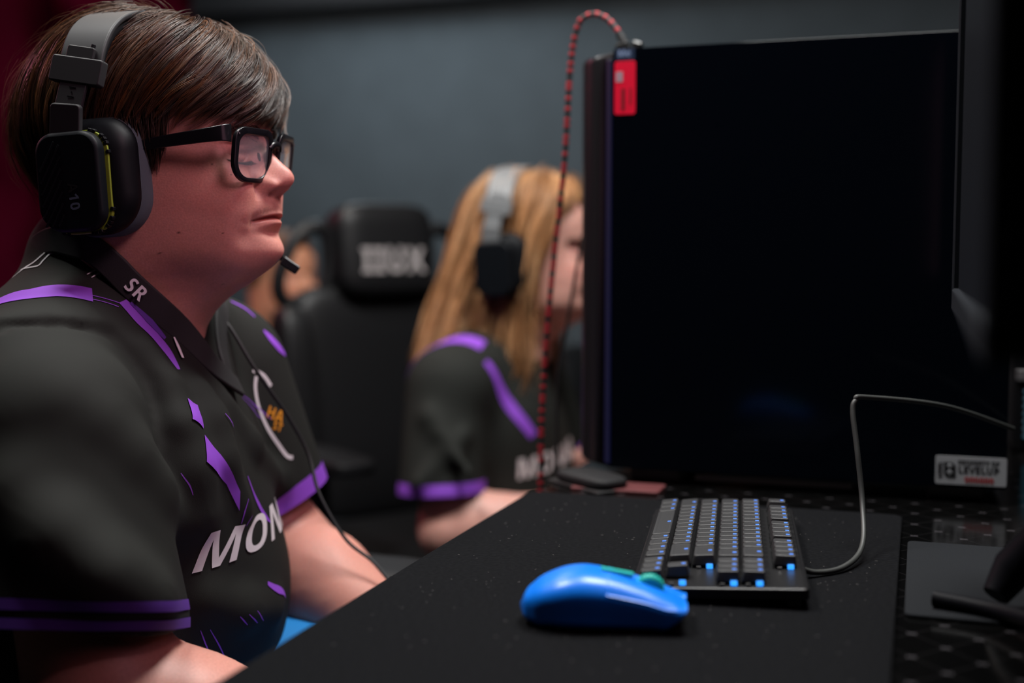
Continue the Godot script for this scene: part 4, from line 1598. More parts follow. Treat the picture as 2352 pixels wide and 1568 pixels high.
func folds(s: Solid) -> void:
	# creases and drapes of the cloth; the first chain is the armhole seam
	var seam := [Vector3(-0.075, 0.935, 0.205), Vector3(-0.020, 0.952, 0.205), Vector3(0.012, 0.954, 0.172), Vector3(0.034, 0.944, 0.118), Vector3(0.062, 0.905, 0.104), Vector3(0.082, 0.860, 0.112)]
	for i in seam.size() - 1:
		s.dig(seam[i], seam[i + 1], 0.0045, 0.0045, 0.010)
	for p in [[Vector3(0.0540, 0.8924, 0.2094), Vector3(0.0726, 0.8740, 0.1945)], [Vector3(0.0726, 0.8740, 0.1945), Vector3(0.0880, 0.8482, 0.1794)], [Vector3(0.0880, 0.8482, 0.1794), Vector3(0.0941, 0.8180, 0.1556)], [Vector3(0.0941, 0.8180, 0.1556), Vector3(0.0810, 0.7811, 0.1071)]]:
		s.bone(p[0], p[1], 0.0100, 0.0100, 0.0300)
	for p in [[Vector3(0.0426, 0.8295, 0.2540), Vector3(0.0812, 0.7983, 0.2539)], [Vector3(0.0812, 0.7983, 0.2539), Vector3(0.1147, 0.7690, 0.2437)], [Vector3(0.1147, 0.7690, 0.2437), Vector3(0.1319, 0.7466, 0.2154)]]:
		s.bone(p[0], p[1], 0.0120, 0.0120, 0.0400)
	for p in [[Vector3(0.0401, 0.9264, 0.0890), Vector3(0.0607, 0.8954, 0.0834)], [Vector3(0.0607, 0.8954, 0.0834), Vector3(0.0769, 0.8672, 0.0930)]]:
		s.bone(p[0], p[1], 0.0080, 0.0080, 0.0200)
	for p in [[Vector3(0.0664, 0.8668, 0.0014), Vector3(0.0689, 0.8266, -0.0362)], [Vector3(0.0689, 0.8266, -0.0362), Vector3(0.0377, 0.7687, -0.1447)]]:
		s.bone(p[0], p[1], 0.0100, 0.0100, 0.0220)
	for p in [[Vector3(0.0793, 0.8567, 0.0895), Vector3(0.0877, 0.8224, 0.0875)], [Vector3(0.0877, 0.8224, 0.0875), Vector3(0.0893, 0.7837, 0.0812)]]:
		s.bone(p[0], p[1], 0.0100, 0.0100, 0.0280)
	for p in [[Vector3(0.0897, 0.7028, 0.0718), Vector3(0.1011, 0.6848, 0.0338)], [Vector3(0.1011, 0.6848, 0.0338), Vector3(0.1035, 0.6731, -0.0158)]]:
		s.bone(p[0], p[1], 0.0100, 0.0100, 0.0260)
	for p in [[Vector3(0.0691, 0.8823, 0.0423), Vector3(0.0817, 0.8601, 0.0424)], [Vector3(0.0817, 0.8601, 0.0424), Vector3(0.0913, 0.8265, 0.0448)], [Vector3(0.0913, 0.8265, 0.0448), Vector3(0.0935, 0.7781, 0.0202)]]:
		s.bone(p[0], p[1], 0.0090, 0.0090, 0.0220)

func skin_mat(called: String) -> StandardMaterial3D:
	var skin := tinted(called, 0.48, 0.45)
	skin.subsurf_scatter_enabled = true
	skin.subsurf_scatter_strength = 0.20
	grain(skin, 0.06, 0.5, 26.0, Color(0.86, 0.84, 0.84), Color(1, 1, 1))
	return skin

func cloth_mat() -> StandardMaterial3D:
	return grain(pm("jersey_black", Color(0.0225, 0.0238, 0.0216), 0.75, 0.0, 0.20), 0.35, 0.35, 14.0, Color(0.82, 0.82, 0.82))

func boy() -> void:
	var origin := Vector3(-0.69, 0.0, -1.0)
	var o := thing("person", "seated boy in a black and purple jersey wearing glasses and a headset", "person", origin)
	var at := Transform3D(Basis(Vector3.UP, deg_to_rad(5.0)), Vector3(0, 1.116, 0))
	var skin := skin_mat("skin")
	var tone := Color(0.66, 0.305, 0.240)
	var mole := Color(0.10, 0.035, 0.025)
	var spots := []
	for s in [[0.057, -0.086, 0.066, 0.0016], [0.037, -0.104, 0.066, 0.0013], [0.084, -0.025, 0.057, 0.0010], [0.095, -0.076, 0.055, 0.0008], [0.092, -0.086, 0.055, 0.0008], [0.099, -0.034, 0.050, 0.0009], [0.079, -0.133, 0.045, 0.0008]]:
		spots.append([Vector3(s[0], s[1], s[2]), s[3], mole])
	var mb := MB.new()
	head_into(mb, at, tone, spots, 300, 320)
	boy_body().net(mb, Vector3(-0.22, 0.0, -0.30), Vector3(0.58, 1.06, 0.30), 0.007, 2, tone)
	obj("body", mb.mesh(true), skin, o)
	var hair := MB.new()
	boy_hair(hair, at)
	obj("hair", hair.mesh(true), tinted("brown_hair", 0.36, 0.5), o, "straight dark brown hair swept across the forehead")
	lashes(o, at)
	var js := boy_jersey()
	var jm := MB.new()
	js.net(jm, Vector3(-0.25, 0.47, -0.34), Vector3(0.30, 1.12, 0.36), 0.0045, 2)
	var jersey := obj("jersey", jm, cloth_mat(), o, "black esports jersey with purple stripes and lettering")
	boy_prints(js, jersey)
	shorts(o)
	var world := Transform3D(Basis(), origin) * at
	headset("black gaming headset with a grey band on the boy's brown hair", world, pm("band_grey", Color(0.020, 0.021, 0.0225), 0.52, 0.0, 0.35), grain(pm("pad_fabric", Color(0.095, 0.130, 0.145), 0.95), 0.6, 1.5, 60.0), pm("accent_green", Color(0.20, 0.27, 0.02), 0.5), true, true)
	spectacles("thick black rectangular glasses on the boy's nose", world)

func lashes(o: Node, at: Transform3D) -> void:
	for s in [1.0, -1.0]:
		var mb := MB.new()
		var rng := RandomNumberGenerator.new()
		rng.seed = 9
		for i in 44:
			var t := i / 43.0 * 2.0 - 1.0
			var z := 0.031 + 0.0125 * t
			var y := -0.0200 - 0.0022 * (1.0 - t * t)
			var p := Vector3(face_x(z, y), y, z * s)
			var out := Vector3(0.0042, -0.0030, 0.0016 * t * s) * rng.randf_range(0.8, 1.2)
			mb.tube(PackedVector3Array([at * p, at * (p + out * 0.6), at * (p + out + Vector3(0.0016, 0.0008, 0))]), PackedFloat32Array([0.00022, 0.00016, 0.00006]), 4)
		obj("eyelashes", mb, pm("lash", Color(0.012, 0.008, 0.006), 0.5), o)
		var brow := MB.new()
		for i in 260:
			var t := rng.randf() * 2.0 - 1.0
			var z := 0.030 + 0.019 * t
			var y := 0.0070 + 0.0022 * rng.randfn() * (1.0 - 0.5 * t) - 0.0025 * t * t
			var p := Vector3(face_x(z, y), y, z * s)
			var q := p + Vector3(-0.0006, 0.0012, 0.0062 * s)
			brow.tube(PackedVector3Array([at * p, at * (p.lerp(q, 0.5) + Vector3(0.0012, 0, 0)), at * q]), PackedFloat32Array([0.00030, 0.00025, 0.00008]), 3)
		obj("eyebrow", brow, pm("brow_hair", Color(0.035, 0.018, 0.010), 0.5), o)

func shorts(o: Node) -> void:
	var s := Solid.new()
	for z in [1.0, -1.0]:
		s.bone(Vector3(-0.05, 0.545, 0.085 * z), Vector3(0.20, 0.538, 0.098 * z), 0.098, 0.088, 0.03)
		s.sleeve(Vector3(0.18, 0.538, 0.098 * z), Vector3(0.34, 0.522, 0.112 * z), 0.088, 0.084, 0.02, Vector3(1, -0.1, 0))
	var mb := MB.new()
	s.net(mb, Vector3(-0.2, 0.40, -0.24), Vector3(0.38, 0.68, 0.24), 0.008, 1)
	obj("shorts", mb, pm("shorts_blue", Color(0.004, 0.20, 0.55), 0.7), o, "bright blue shorts")
	for z in [1.0, -1.0]:
		var shoe := Solid.new()
		shoe.bone(Vector3(0.37, 0.055, 0.12 * z), Vector3(0.55, 0.040, 0.135 * z), 0.045, 0.038, 0.02)
		var m := MB.new()
		shoe.net(m, Vector3(0.28, 0.0, 0.12 * z - 0.1), Vector3(0.64, 0.13, 0.12 * z + 0.1), 0.008, 1)
		obj("shoe", m, pm("shoe_black", Color(0.02, 0.02, 0.02), 0.6), o)

func boy_prints(js: Solid, jersey: Node) -> void:
	var purple := pm("print_purple", Color(0.22, 0.048, 0.50), 0.7)
	var deep := pm("print_deep_purple", Color(0.075, 0.018, 0.24), 0.7)
	var white := pm("print_white", Color(0.72, 0.72, 0.74), 0.6)
	var silver := pm("print_silver", Color(0.62, 0.58, 0.60), 0.45)
	var up := 0.0007
	obj("shoulder_stripe", stripe(js, [Vector3(-0.080, 0.9640, 0.1480), Vector3(-0.0603, 0.9709, 0.1445), Vector3(-0.0358, 0.9768, 0.1419), Vector3(-0.0179, 0.9798, 0.1250), Vector3(0.0030, 0.9752, 0.1045)], [0.030, 0.032, 0.030, 0.024], up, 30, 10), purple, jersey)
	obj("thin_stripe", stripe(js, [Vector3(0.0022, 0.9753, 0.1071), Vector3(0.0103, 0.9715, 0.0945), Vector3(0.0162, 0.9673, 0.0836)], 0.0011, up, 12, 1), purple, jersey)
	obj("thin_stripe", stripe(js, [Vector3(0.0055, 0.9725, 0.1132), Vector3(0.0130, 0.9687, 0.0995), Vector3(0.0185, 0.9645, 0.0892)], 0.0011, up, 12, 1), purple, jersey)
	obj("neck_stripe", stripe(js, [Vector3(0.0150, 0.9690, 0.0788), Vector3(0.0271, 0.9550, 0.0745), Vector3(0.0369, 0.9395, 0.0662), Vector3(0.0468, 0.9230, 0.0579), Vector3(0.0583, 0.9076, 0.0580)], [0.012, 0.015, 0.014, 0.012, 0.004], up, 26, 6), purple, jersey)
	obj("neck_stripe", stripe(js, [Vector3(0.0176, 0.9676, 0.0703), Vector3(0.0296, 0.9517, 0.0619), Vector3(0.0399, 0.9343, 0.0521)], [0.006, 0.010, 0.005], up * 1.6, 20, 4), deep, jersey)
	obj("printed_sliver", stripe(js, [Vector3(0.0396, 0.9342, 0.0394), Vector3(0.0445, 0.9256, 0.0402), Vector3(0.0512, 0.9156, 0.0429)], [0.002, 0.0042, 0.0032], up * 3.0, 12, 2), white, jersey)
	obj("chest_stripe", poly_patch(js, [Vector3(0.0817, 0.8850, 0.0811), Vector3(0.0825, 0.8772, 0.0669), Vector3(0.0954, 0.8583, 0.0779), Vector3(0.0942, 0.8686, 0.0927)], up), purple, jersey)
	obj("chest_stripe", poly_patch(js, [Vector3(0.0973, 0.8532, 0.0797), Vector3(0.1026, 0.8331, 0.0629), Vector3(0.1064, 0.8128, 0.0487), Vector3(0.1059, 0.7954, 0.0364), Vector3(0.1042, 0.7774, 0.0357), Vector3(0.1028, 0.8048, 0.0540), Vector3(0.1060, 0.8315, 0.0906)], up), purple, jersey)
	for l in [
		[Vector3(0.0887, 0.8636, 0.0439), Vector3(0.0900, 0.8530, 0.0365), Vector3(0.0918, 0.8437, 0.0290)],
		[Vector3(0.0399, 0.8692, -0.0796), Vector3(0.0327, 0.8506, -0.1205), Vector3(0.0382, 0.8360, -0.1394)],
		[Vector3(0.0435, 0.8669, -0.0735), Vector3(0.0378, 0.8479, -0.1073), Vector3(0.0345, 0.8385, -0.1260)],
		[Vector3(0.0992, 0.6765, 0.0878), Vector3(0.1010, 0.6657, 0.0827), Vector3(0.0945, 0.6422, 0.0646)],
		[Vector3(0.1030, 0.6753, 0.0786), Vector3(0.1009, 0.6588, 0.0643), Vector3(0.0981, 0.6395, 0.0516)],
		[Vector3(0.1087, 0.6851, 0.0490), Vector3(0.1095, 0.6815, 0.0450), Vector3(0.1104, 0.6772, 0.0408)],
		[Vector3(0.1104, 0.6849, 0.0407), Vector3(0.1110, 0.6800, 0.0350), Vector3(0.1115, 0.6757, 0.0296)],
		[Vector3(0.1117, 0.6850, 0.0336), Vector3(0.1118, 0.6790, 0.0260), Vector3(0.1118, 0.6738, 0.0187)],
		[Vector3(0.1022, 0.7859, 0.0238), Vector3(0.1050, 0.7750, 0.0290), Vector3(0.1074, 0.7636, 0.0324)],
		[Vector3(0.1016, 0.7696, 0.0140), Vector3(0.1045, 0.7650, 0.0190), Vector3(0.1069, 0.7596, 0.0232)],
		[Vector3(0.0898, 0.8236, 0.1053), Vector3(0.0930, 0.8154, 0.1006), Vector3(0.0946, 0.8057, 0.0994)],
	]:
		obj("thin_stripe", stripe(js, l, [0.0006, 0.0014, 0.0006], up, 12, 1), purple, jersey)
	obj("swoosh", stripe(js, [Vector3(0.0934, 0.8026, -0.0008), Vector3(0.0989, 0.7830, -0.0116), Vector3(0.1051, 0.7652, -0.0250), Vector3(0.1060, 0.7530, -0.0400)], [0.0015, 0.0030, 0.0055, 0.006, 0.001], up, 20, 3), purple, jersey)
	obj("low_stripe", stripe(js, [Vector3(0.1124, 0.7011, -0.0020), Vector3(0.1109, 0.6893, -0.0175), Vector3(0.1055, 0.6753, -0.0420)], [0.004, 0.009, 0.004], up, 16, 4), purple, jersey)
	obj("far_shoulder_stripe", stripe(js, [Vector3(0.0210, 0.9290, -0.1560), Vector3(0.0262, 0.9211, -0.1611), Vector3(0.0302, 0.9100, -0.1725), Vector3(0.0286, 0.9001, -0.1894)], [0.002, 0.010, 0.012, 0.004], up, 18, 5), purple, jersey)
	obj("far_shoulder_stripe", stripe(js, [Vector3(-0.0113, 0.9602, -0.1446), Vector3(-0.0017, 0.9529, -0.1551), Vector3(0.0097, 0.9431, -0.1581)], [0.004, 0.004, 0.002], up, 12, 3), purple, jersey)
	# white piping over the back of the shoulder
	for l in [
		[Vector3(-0.1050, 0.9880, 0.0760), Vector3(-0.0960, 0.9960, 0.0740), Vector3(-0.0832, 1.0029, 0.0755), Vector3(-0.0717, 1.0124, 0.0726), Vector3(-0.0628, 1.0160, 0.0716)],
		[Vector3(-0.0999, 0.9964, 0.0722), Vector3(-0.0747, 0.9998, 0.0813), Vector3(-0.0701, 1.0053, 0.0773), Vector3(-0.0640, 1.0116, 0.0739), Vector3(-0.0509, 1.0109, 0.0736)],
		[Vector3(-0.0200, 0.9925, 0.0812), Vector3(-0.0186, 0.9960, 0.0730), Vector3(-0.0165, 0.9975, 0.0684)],
		[Vector3(-0.0148, 0.9899, 0.0819), Vector3(-0.0141, 0.9932, 0.0730), Vector3(-0.0092, 0.9928, 0.0671)],
	]:
		obj("piping", stripe(js, l, [0.0006, 0.0018, 0.0016, 0.0006], up, 18, 2), white, jersey)
	# club badge on the left of the chest
	obj("badge_outline", stripe(js, [Vector3(0.0285, 0.8896, -0.1200), Vector3(0.0326, 0.8833, -0.1342), Vector3(0.0365, 0.8709, -0.1433)], 0.0040, up, 14, 2), silver, jersey)
	obj("badge_outline", stripe(js, [Vector3(0.0300, 0.8828, -0.1243), Vector3(0.0305, 0.8702, -0.1212), Vector3(0.0327, 0.8517, -0.1233), Vector3(0.0363, 0.8298, -0.1326), Vector3(0.0430, 0.8082, -0.1458), Vector3(0.0482, 0.7943, -0.1550), Vector3(0.0512, 0.7919, -0.1620)], 0.0042, up, 30, 2), silver, jersey)
	var orange := pm("print_orange", Color(0.62, 0.24, 0.01), 0.6)
	var along := (Vector3(0.0449, 0.8236, -0.1533) - Vector3(0.0363, 0.8510, -0.1376)).normalized()
	along = Vector3(0.36, -0.42, -0.83).normalized()
	var rise := Vector3(0.15, 0.90, -0.40).normalized()
	obj("badge_lettering", text_patch(js, "HA", 0.0130, Vector3(0.0361, 0.8390, -0.1335), along, rise, up), orange, jersey)
	obj("badge_lettering", text_patch(js, "ST", 0.0090, Vector3(0.0390, 0.8255, -0.1400), along, rise, up), orange, jersey)
	# team name across the belly, slanted and widened
	var u := Vector3(0.16, 0.02, -0.985).normalized()
	var slant := func(q: Vector2) -> Vector2:
		return Vector2(q.x * 1.72 + q.y * 0.50, q.y * (1.0 + 0.5 * maxf(0.0, 0.03 - q.x) / 0.03 * 0.3))
	obj("team_lettering", text_patch(js, "MONARCHS", 0.0310, Vector3(0.0897, 0.7310, 0.0915), u, Vector3(0.0, 1.0, 0.0), up * 1.3, slant), silver, jersey)
	# collar: a folded black band from the nape down to the point of the V
	var black := grain(pm("collar_black", Color(0.010, 0.010, 0.011), 0.75), 0.35, 0.35, 14.0)
	var near := [Vector3(-0.115, 0.998, 0.030), Vector3(-0.096, 1.014, 0.054), Vector3(-0.064, 1.0232, 0.0675), Vector3(-0.0413, 1.0203, 0.0709), Vector3(-0.0188, 1.0152, 0.0727), Vector3(0.0001, 1.0007, 0.0705), Vector3(0.0144, 0.9842, 0.0653), Vector3(0.0253, 0.9691, 0.0552), Vector3(0.0322, 0.9568, 0.0442), Vector3(0.0362, 0.9431, 0.0279), Vector3(0.0405, 0.9289, 0.0136), Vector3(0.0500, 0.9026, -0.0084), Vector3(0.0540, 0.8790, -0.0450)]
	obj("collar", standing_band(near, 0.0250, 0.0045, 60), black, jersey)
	var far := [Vector3(-0.0129, 0.9611, -0.1100), Vector3(0.0100, 0.9500, -0.0860), Vector3(0.0250, 0.9350, -0.0640), Vector3(0.0400, 0.9080, -0.0480), Vector3(0.0500, 0.8800, -0.0450)]
	obj("collar", band(js, far, 0.0230, 0.0050, 40), black, jersey)
	var nor := Vector3(0.42, 0.22, 0.88).normalized()
	var run := Vector3(0.514, -0.713, -0.477)
	run = (run - nor * run.dot(nor)).normalized()
	flat_text("SR", 0.0125, white, jersey, Transform3D(Basis(run, nor.cross(run), nor), Vector3(0.0195, 0.9775, 0.0620) + nor * 0.0092), true, "collar_lettering")
	cuff(js, jersey, Vector3(0.056, 0.714, 0.202), Vector3(0.06, -1.0, 0.26), 0.088, [[0.0050, 0.0080], [0.0190, 0.0085]], deep, -0.45)
	cuff(js, jersey, Vector3(-0.010, 0.722, -0.205), Vector3(0.42, -1.0, -0.25), 0.080, [[0.0110, 0.0200]], purple, -0.85)

func standing_band(pts: Array, wide: float, thick: float, n: int) -> MB:
	# a strip that stands round the neck
	var mb := MB.new()
	var line := spline(pts, n)
	var rings := []
	for i in line.size():
		var t := (line[mini(i + 1, n)] - line[maxi(i - 1, 0)]).normalized()
		var nor := Vector3((line[i].x + 0.036) * 110.0, 2.6, line[i].z * 220.0).normalized()
		nor = (nor - t * nor.dot(t)).normalized()
		var side := nor.cross(t).normalized()
		var ring := PackedVector3Array()
		for q in round_rect(wide, thick, thick * 0.45, 3):
			ring.append(line[i] + side * q.x + nor * (q.y + 0.0040))
		rings.append(ring)
	mb.loft(rings)
	fix_out(mb)
	return mb

func band(js: Solid, pts: Array, wide: float, thick: float, n: int) -> MB:
	var mb := MB.new()
	var line := spline(pts, n)
	var rings := []
	for i in line.size():
		var t := (line[mini(i + 1, n)] - line[maxi(i - 1, 0)]).normalized()
		var p := js.snap(line[i], 0.001)
		var nor := js.lean(p)
		var side := nor.cross(t).normalized()
		var ring := PackedVector3Array()
		for q in round_rect(wide, thick, thick * 0.45, 3):
			var e := js.snap(p + side * q.x, 0.001)
			ring.append(e + js.lean(e) * q.y)
		rings.append(ring)
	mb.loft(rings)
	fix_out(mb)
	return mb

func cuff(js: Solid, jersey: Node, mid: Vector3, down: Vector3, r: float, bands: Array, m: Material, reach := -0.6) -> void:
	var d := down.normalized()
	var a := d.cross(Vector3.BACK).normalized()
	var b := d.cross(a)
	for w in bands:
		# only the part of the ring that lies on the sleeve, not where it meets the body
		var ring := []
		var c: Vector3 = mid - d * w[0]
		for i in 120:
			var t := TAU * i / 120.0
			var dir := a * cos(t) + b * sin(t)
			var q := js.drop(c + dir * (r + 0.03), -dir, 0.10)
			ring.append(q if dir.z * signf(mid.z) > reach else null)
		var best := []
		var run := []
		for i in 240:
			if ring[i % 120] == null or run.size() > 120:
				run = []
			else:
				run.append(ring[i % 120])
			if run.size() > best.size():
				best = run.duplicate()
		obj("cuff_band", stripe(js, best, w[1], 0.0010, 90, 3), m, jersey)

# ---- the girl in the next seat ----
func girl_jersey() -> Solid:
	var s := Solid.new()
	s.bone(Vector3(-0.050, 0.815, 0.050), Vector3(-0.070, 0.815, -0.060), 0.110, 0.110, 0.03)
	s.blob(Vector3(-0.045, 0.680, 0), Vector3(0.130, 0.165, 0.155), 0.06)
	s.bone(Vector3(-0.070, 0.900, 0), Vector3(-0.060, 0.985, 0), 0.095, 0.068, 0.04)
	s.bone(Vector3(-0.065, 0.915, 0.03), Vector3(-0.075, 0.885, 0.150), 0.080, 0.070, 0.030)
	s.bone(Vector3(-0.065, 0.915, -0.03), Vector3(-0.060, 0.885, -0.150), 0.080, 0.070, 0.030)
	s.sleeve(Vector3(-0.086, 0.885, 0.158), Vector3(-0.078, 0.725, 0.205), 0.066, 0.068, 0.014, Vector3(0.05, -1.0, 0.06))
	s.sleeve(Vector3(-0.060, 0.885, -0.158), Vector3(-0.010, 0.725, -0.200), 0.072, 0.074, 0.014, Vector3(0.2, -1.0, -0.1))
	s.bone(Vector3(-0.085, 0.850, 0.236), Vector3(-0.010, 0.770, 0.262), 0.010, 0.008, 0.024)
	s.bone(Vector3(-0.030, 0.820, 0.225), Vector3(-0.090, 0.750, 0.272), 0.008, 0.008, 0.020)
	return s

func girl() -> void:
	var origin := Vector3(-0.63, -0.089, -1.97)
	var o := thing("person", "long-haired girl in a black and purple jersey seated beside the tower", "person", origin)
	var at := Transform3D(Basis(Vector3.UP, deg_to_rad(-2.0)) * Basis.from_scale(Vector3(0.97, 0.98, 0.95)), Vector3(0, 1.116, 0))
	var tone := Color(0.72, 0.38, 0.31)
	var mb := MB.new()
	head_into(mb, at, tone, [], 150, 160)
	var s := Solid.new()
	s.bone(Vector3(-0.05, 0.62, 0), Vector3(-0.06, 0.84, 0), 0.095, 0.095, 0.05)
	s.bone(Vector3(-0.06, 0.88, 0), Vector3(-0.045, 0.98, 0), 0.07, 0.055, 0.04)
	for z in [1.0, -1.0]:
		var near: bool = z > 0
		var shoulder := Vector3(-0.075, 0.875, 0.155 * z)
		var elbow := Vector3(-0.062, 0.668, 0.212) if near else Vector3(0.0, 0.665, -0.205)
		var wrist := Vector3(0.150, 0.700, 0.120) if near else Vector3(0.135, 0.765, 0.020)
		s.bone(Vector3(-0.05, 0.86, 0.05 * z), shoulder, 0.07, 0.05, 0.04)
		s.bone(shoulder, elbow, 0.050, 0.047, 0.03)
		s.bone(elbow, elbow.lerp(wrist, 0.3), 0.046, 0.045, 0.02)
		s.bone(elbow.lerp(wrist, 0.3), wrist, 0.045, 0.026, 0.02)
		hand_into(s, wrist, (wrist - elbow).normalized(), Vector3(0.1, -1, 0).normalized(), Vector3(0.3, 0.1, -0.95 * z).normalized())
		s.bone(Vector3(-0.03, 0.60, 0.08 * z), Vector3(0.38, 0.59, 0.10 * z), 0.075, 0.055, 0.03)
		s.bone(Vector3(0.38, 0.59, 0.10 * z), Vector3(0.36, 0.16, 0.10 * z), 0.052, 0.034, 0.02)
		s.bone(Vector3(0.35, 0.14, 0.10 * z), Vector3(0.47, 0.125, 0.11 * z), 0.034, 0.026, 0.02)
	s.net(mb, Vector3(-0.22, 0.08, -0.30), Vector3(0.56, 1.05, 0.30), 0.010, 2, tone)
	obj("body", mb.mesh(true), skin_mat("skin_pale"), o)
	var hair := MB.new()
	girl_hair(hair, at)
	obj("hair", hair.mesh(true), tinted("fair_hair", 0.42, 0.45), o, "long wavy light brown hair")
	lashes(o, at)
	var js := girl_jersey()
	var jm := MB.new()
	js.net(jm, Vector3(-0.25, 0.50, -0.32), Vector3(0.20, 1.10, 0.34), 0.007, 2)
	var jersey := obj("jersey", jm, cloth_mat(), o, "black jersey with purple shoulder stripes")
	var purple := pm("print_purple", Color.WHITE)
	obj("shoulder_stripe", stripe(js, [Vector3(-0.148, 0.895, 0.172), Vector3(-0.118, 0.940, 0.160), Vector3(-0.075, 0.962, 0.142), Vector3(-0.033, 0.952, 0.135)], 0.030, 0.001, 20, 5), purple, jersey)
	obj("chest_stripe", stripe(js, [Vector3(-0.020, 0.929, 0.159), Vector3(0.011, 0.858, 0.133), Vector3(0.044, 0.807, 0.111)], [0.014, 0.020, 0.016], 0.001, 20, 5), purple, jersey)
	obj("team_lettering", text_patch(js, "MONARCHS", 0.034, Vector3(0.024, 0.738, 0.130), Vector3(0.48, 0.10, -0.87).normalized(), Vector3(0, 1, 0), 0.001), pm("print_silver", Color.WHITE), jersey)
	cuff(js, jersey, Vector3(-0.078, 0.725, 0.205), Vector3(0.05, -1.0, 0.06), 0.070, [[0.010, 0.019]], purple)
	cuff(js, jersey, Vector3(-0.010, 0.725, -0.200), Vector3(0.2, -1.0, -0.1), 0.076, [[0.010, 0.019]], purple)
	var world := Transform3D(Basis(), origin) * at
	headset("black headset with a silver band on the girl's fair hair", world * Transform3D(Basis.from_scale(Vector3(1.08, 1.06, 1.09)), Vector3(0, 0.004, 0)), pm("band_silver", Color(0.15, 0.155, 0.16), 0.4), pm("pad_grey", Color(0.10, 0.11, 0.12), 0.8), pm("headset_black", Color.WHITE), false, false)

func girl_hair(mb: MB, place: Transform3D) -> void:
	hair_cap(mb, place, [[-180, -30], [-140, -26], [-110, -16], [-85, -8], [-70, 10], [-50, 26], [-20, 38], [20, 38], [50, 26], [70, 10], [85, -8], [110, -16], [140, -26], [180, -30]], 6.0, Color(0.16, 0.085, 0.035))
	var near := [
		[Vector3(0.060, 0.105, 0.0), Vector3(0.088, 0.080, 0.034), Vector3(0.072, 0.040, 0.066), Vector3(0.046, -0.020, 0.078), Vector3(0.032, -0.110, 0.078), Vector3(0.034, -0.190, 0.090), Vector3(0.026, -0.255, 0.104)],
		[Vector3(0.048, 0.112, 0.0), Vector3(0.070, 0.092, 0.048), Vector3(0.054, 0.036, 0.082), Vector3(0.034, -0.040, 0.088), Vector3(0.020, -0.120, 0.088), Vector3(0.018, -0.200, 0.098), Vector3(0.004, -0.262, 0.112)],
		[Vector3(0.030, 0.118, 0.0), Vector3(0.040, 0.099, 0.060), Vector3(0.036, 0.040, 0.090), Vector3(0.020, -0.040, 0.094), Vector3(0.004, -0.120, 0.094), Vector3(-0.006, -0.195, 0.102), Vector3(-0.012, -0.250, 0.114)],
		[Vector3(0.0, 0.121, 0.0), Vector3(-0.004, 0.102, 0.066), Vector3(-0.014, 0.034, 0.097), Vector3(-0.034, -0.050, 0.100), Vector3(-0.052, -0.120, 0.104), Vector3(-0.066, -0.180, 0.112), Vector3(-0.078, -0.230, 0.126)],
		[Vector3(-0.030, 0.119, 0.0), Vector3(-0.048, 0.098, 0.062), Vector3(-0.068, 0.024, 0.092), Vector3(-0.092, -0.060, 0.100), Vector3(-0.112, -0.130, 0.112), Vector3(-0.130, -0.190, 0.128), Vector3(-0.146, -0.250, 0.140)],
		[Vector3(-0.050, 0.114, 0.0), Vector3(-0.086, 0.086, 0.044), Vector3(-0.112, 0.010, 0.066), Vector3(-0.136, -0.080, 0.078), Vector3(-0.156, -0.150, 0.092), Vector3(-0.168, -0.210, 0.104), Vector3(-0.174, -0.270, 0.112)],
		[Vector3(-0.060, 0.110, 0.0), Vector3(-0.106, 0.074, 0.012), Vector3(-0.134, -0.006, 0.012), Vector3(-0.154, -0.090, 0.016), Vector3(-0.170, -0.160, 0.020), Vector3(-0.180, -0.220, 0.022), Vector3(-0.184, -0.280, 0.024)],
	]
	var all := near.duplicate()
	for i in range(near.size() - 2, -1, -1):
		var g := []
		for p in near[i]:
			g.append(Vector3(p.x, p.y, -p.z))
		all.append(g)
	var tones := [Color(0.40, 0.19, 0.080), Color(0.52, 0.27, 0.125), Color(0.26, 0.115, 0.045), Color(0.60, 0.34, 0.17)]
	strands(mb, place, all, [70, 90, 100, 110, 110, 90, 60, 40, 40, 40, 40, 40], 31, 0.00080, tones, 20, 6, 0.010, 0.1, 0.0030, 0.012)

# ---- someone farther off, seen between the boy and the empty chair ----
func neighbour() -> void:
	far_person("brown-haired person in a grey top far behind the gaming chair", Vector3(-1.60, -0.155, -2.86), -25.0, Color(0.16, 0.165, 0.17), "pale grey top")
	gaming_chair("plain black chair under the far person in grey", Vector3(-1.62, 0.0, -2.86), deg_to_rad(-25.0), 0.72, false)
	far_person("person in a whitish top beyond the girl, mostly hidden by the tower", Vector3(-0.60, -0.155, -3.02), 0.0, Color(0.34, 0.37, 0.39), "whitish top")
	gaming_chair("plain black chair under the person in a whitish top", Vector3(-0.63, 0.0, -3.02), 0.0, 0.72, false)

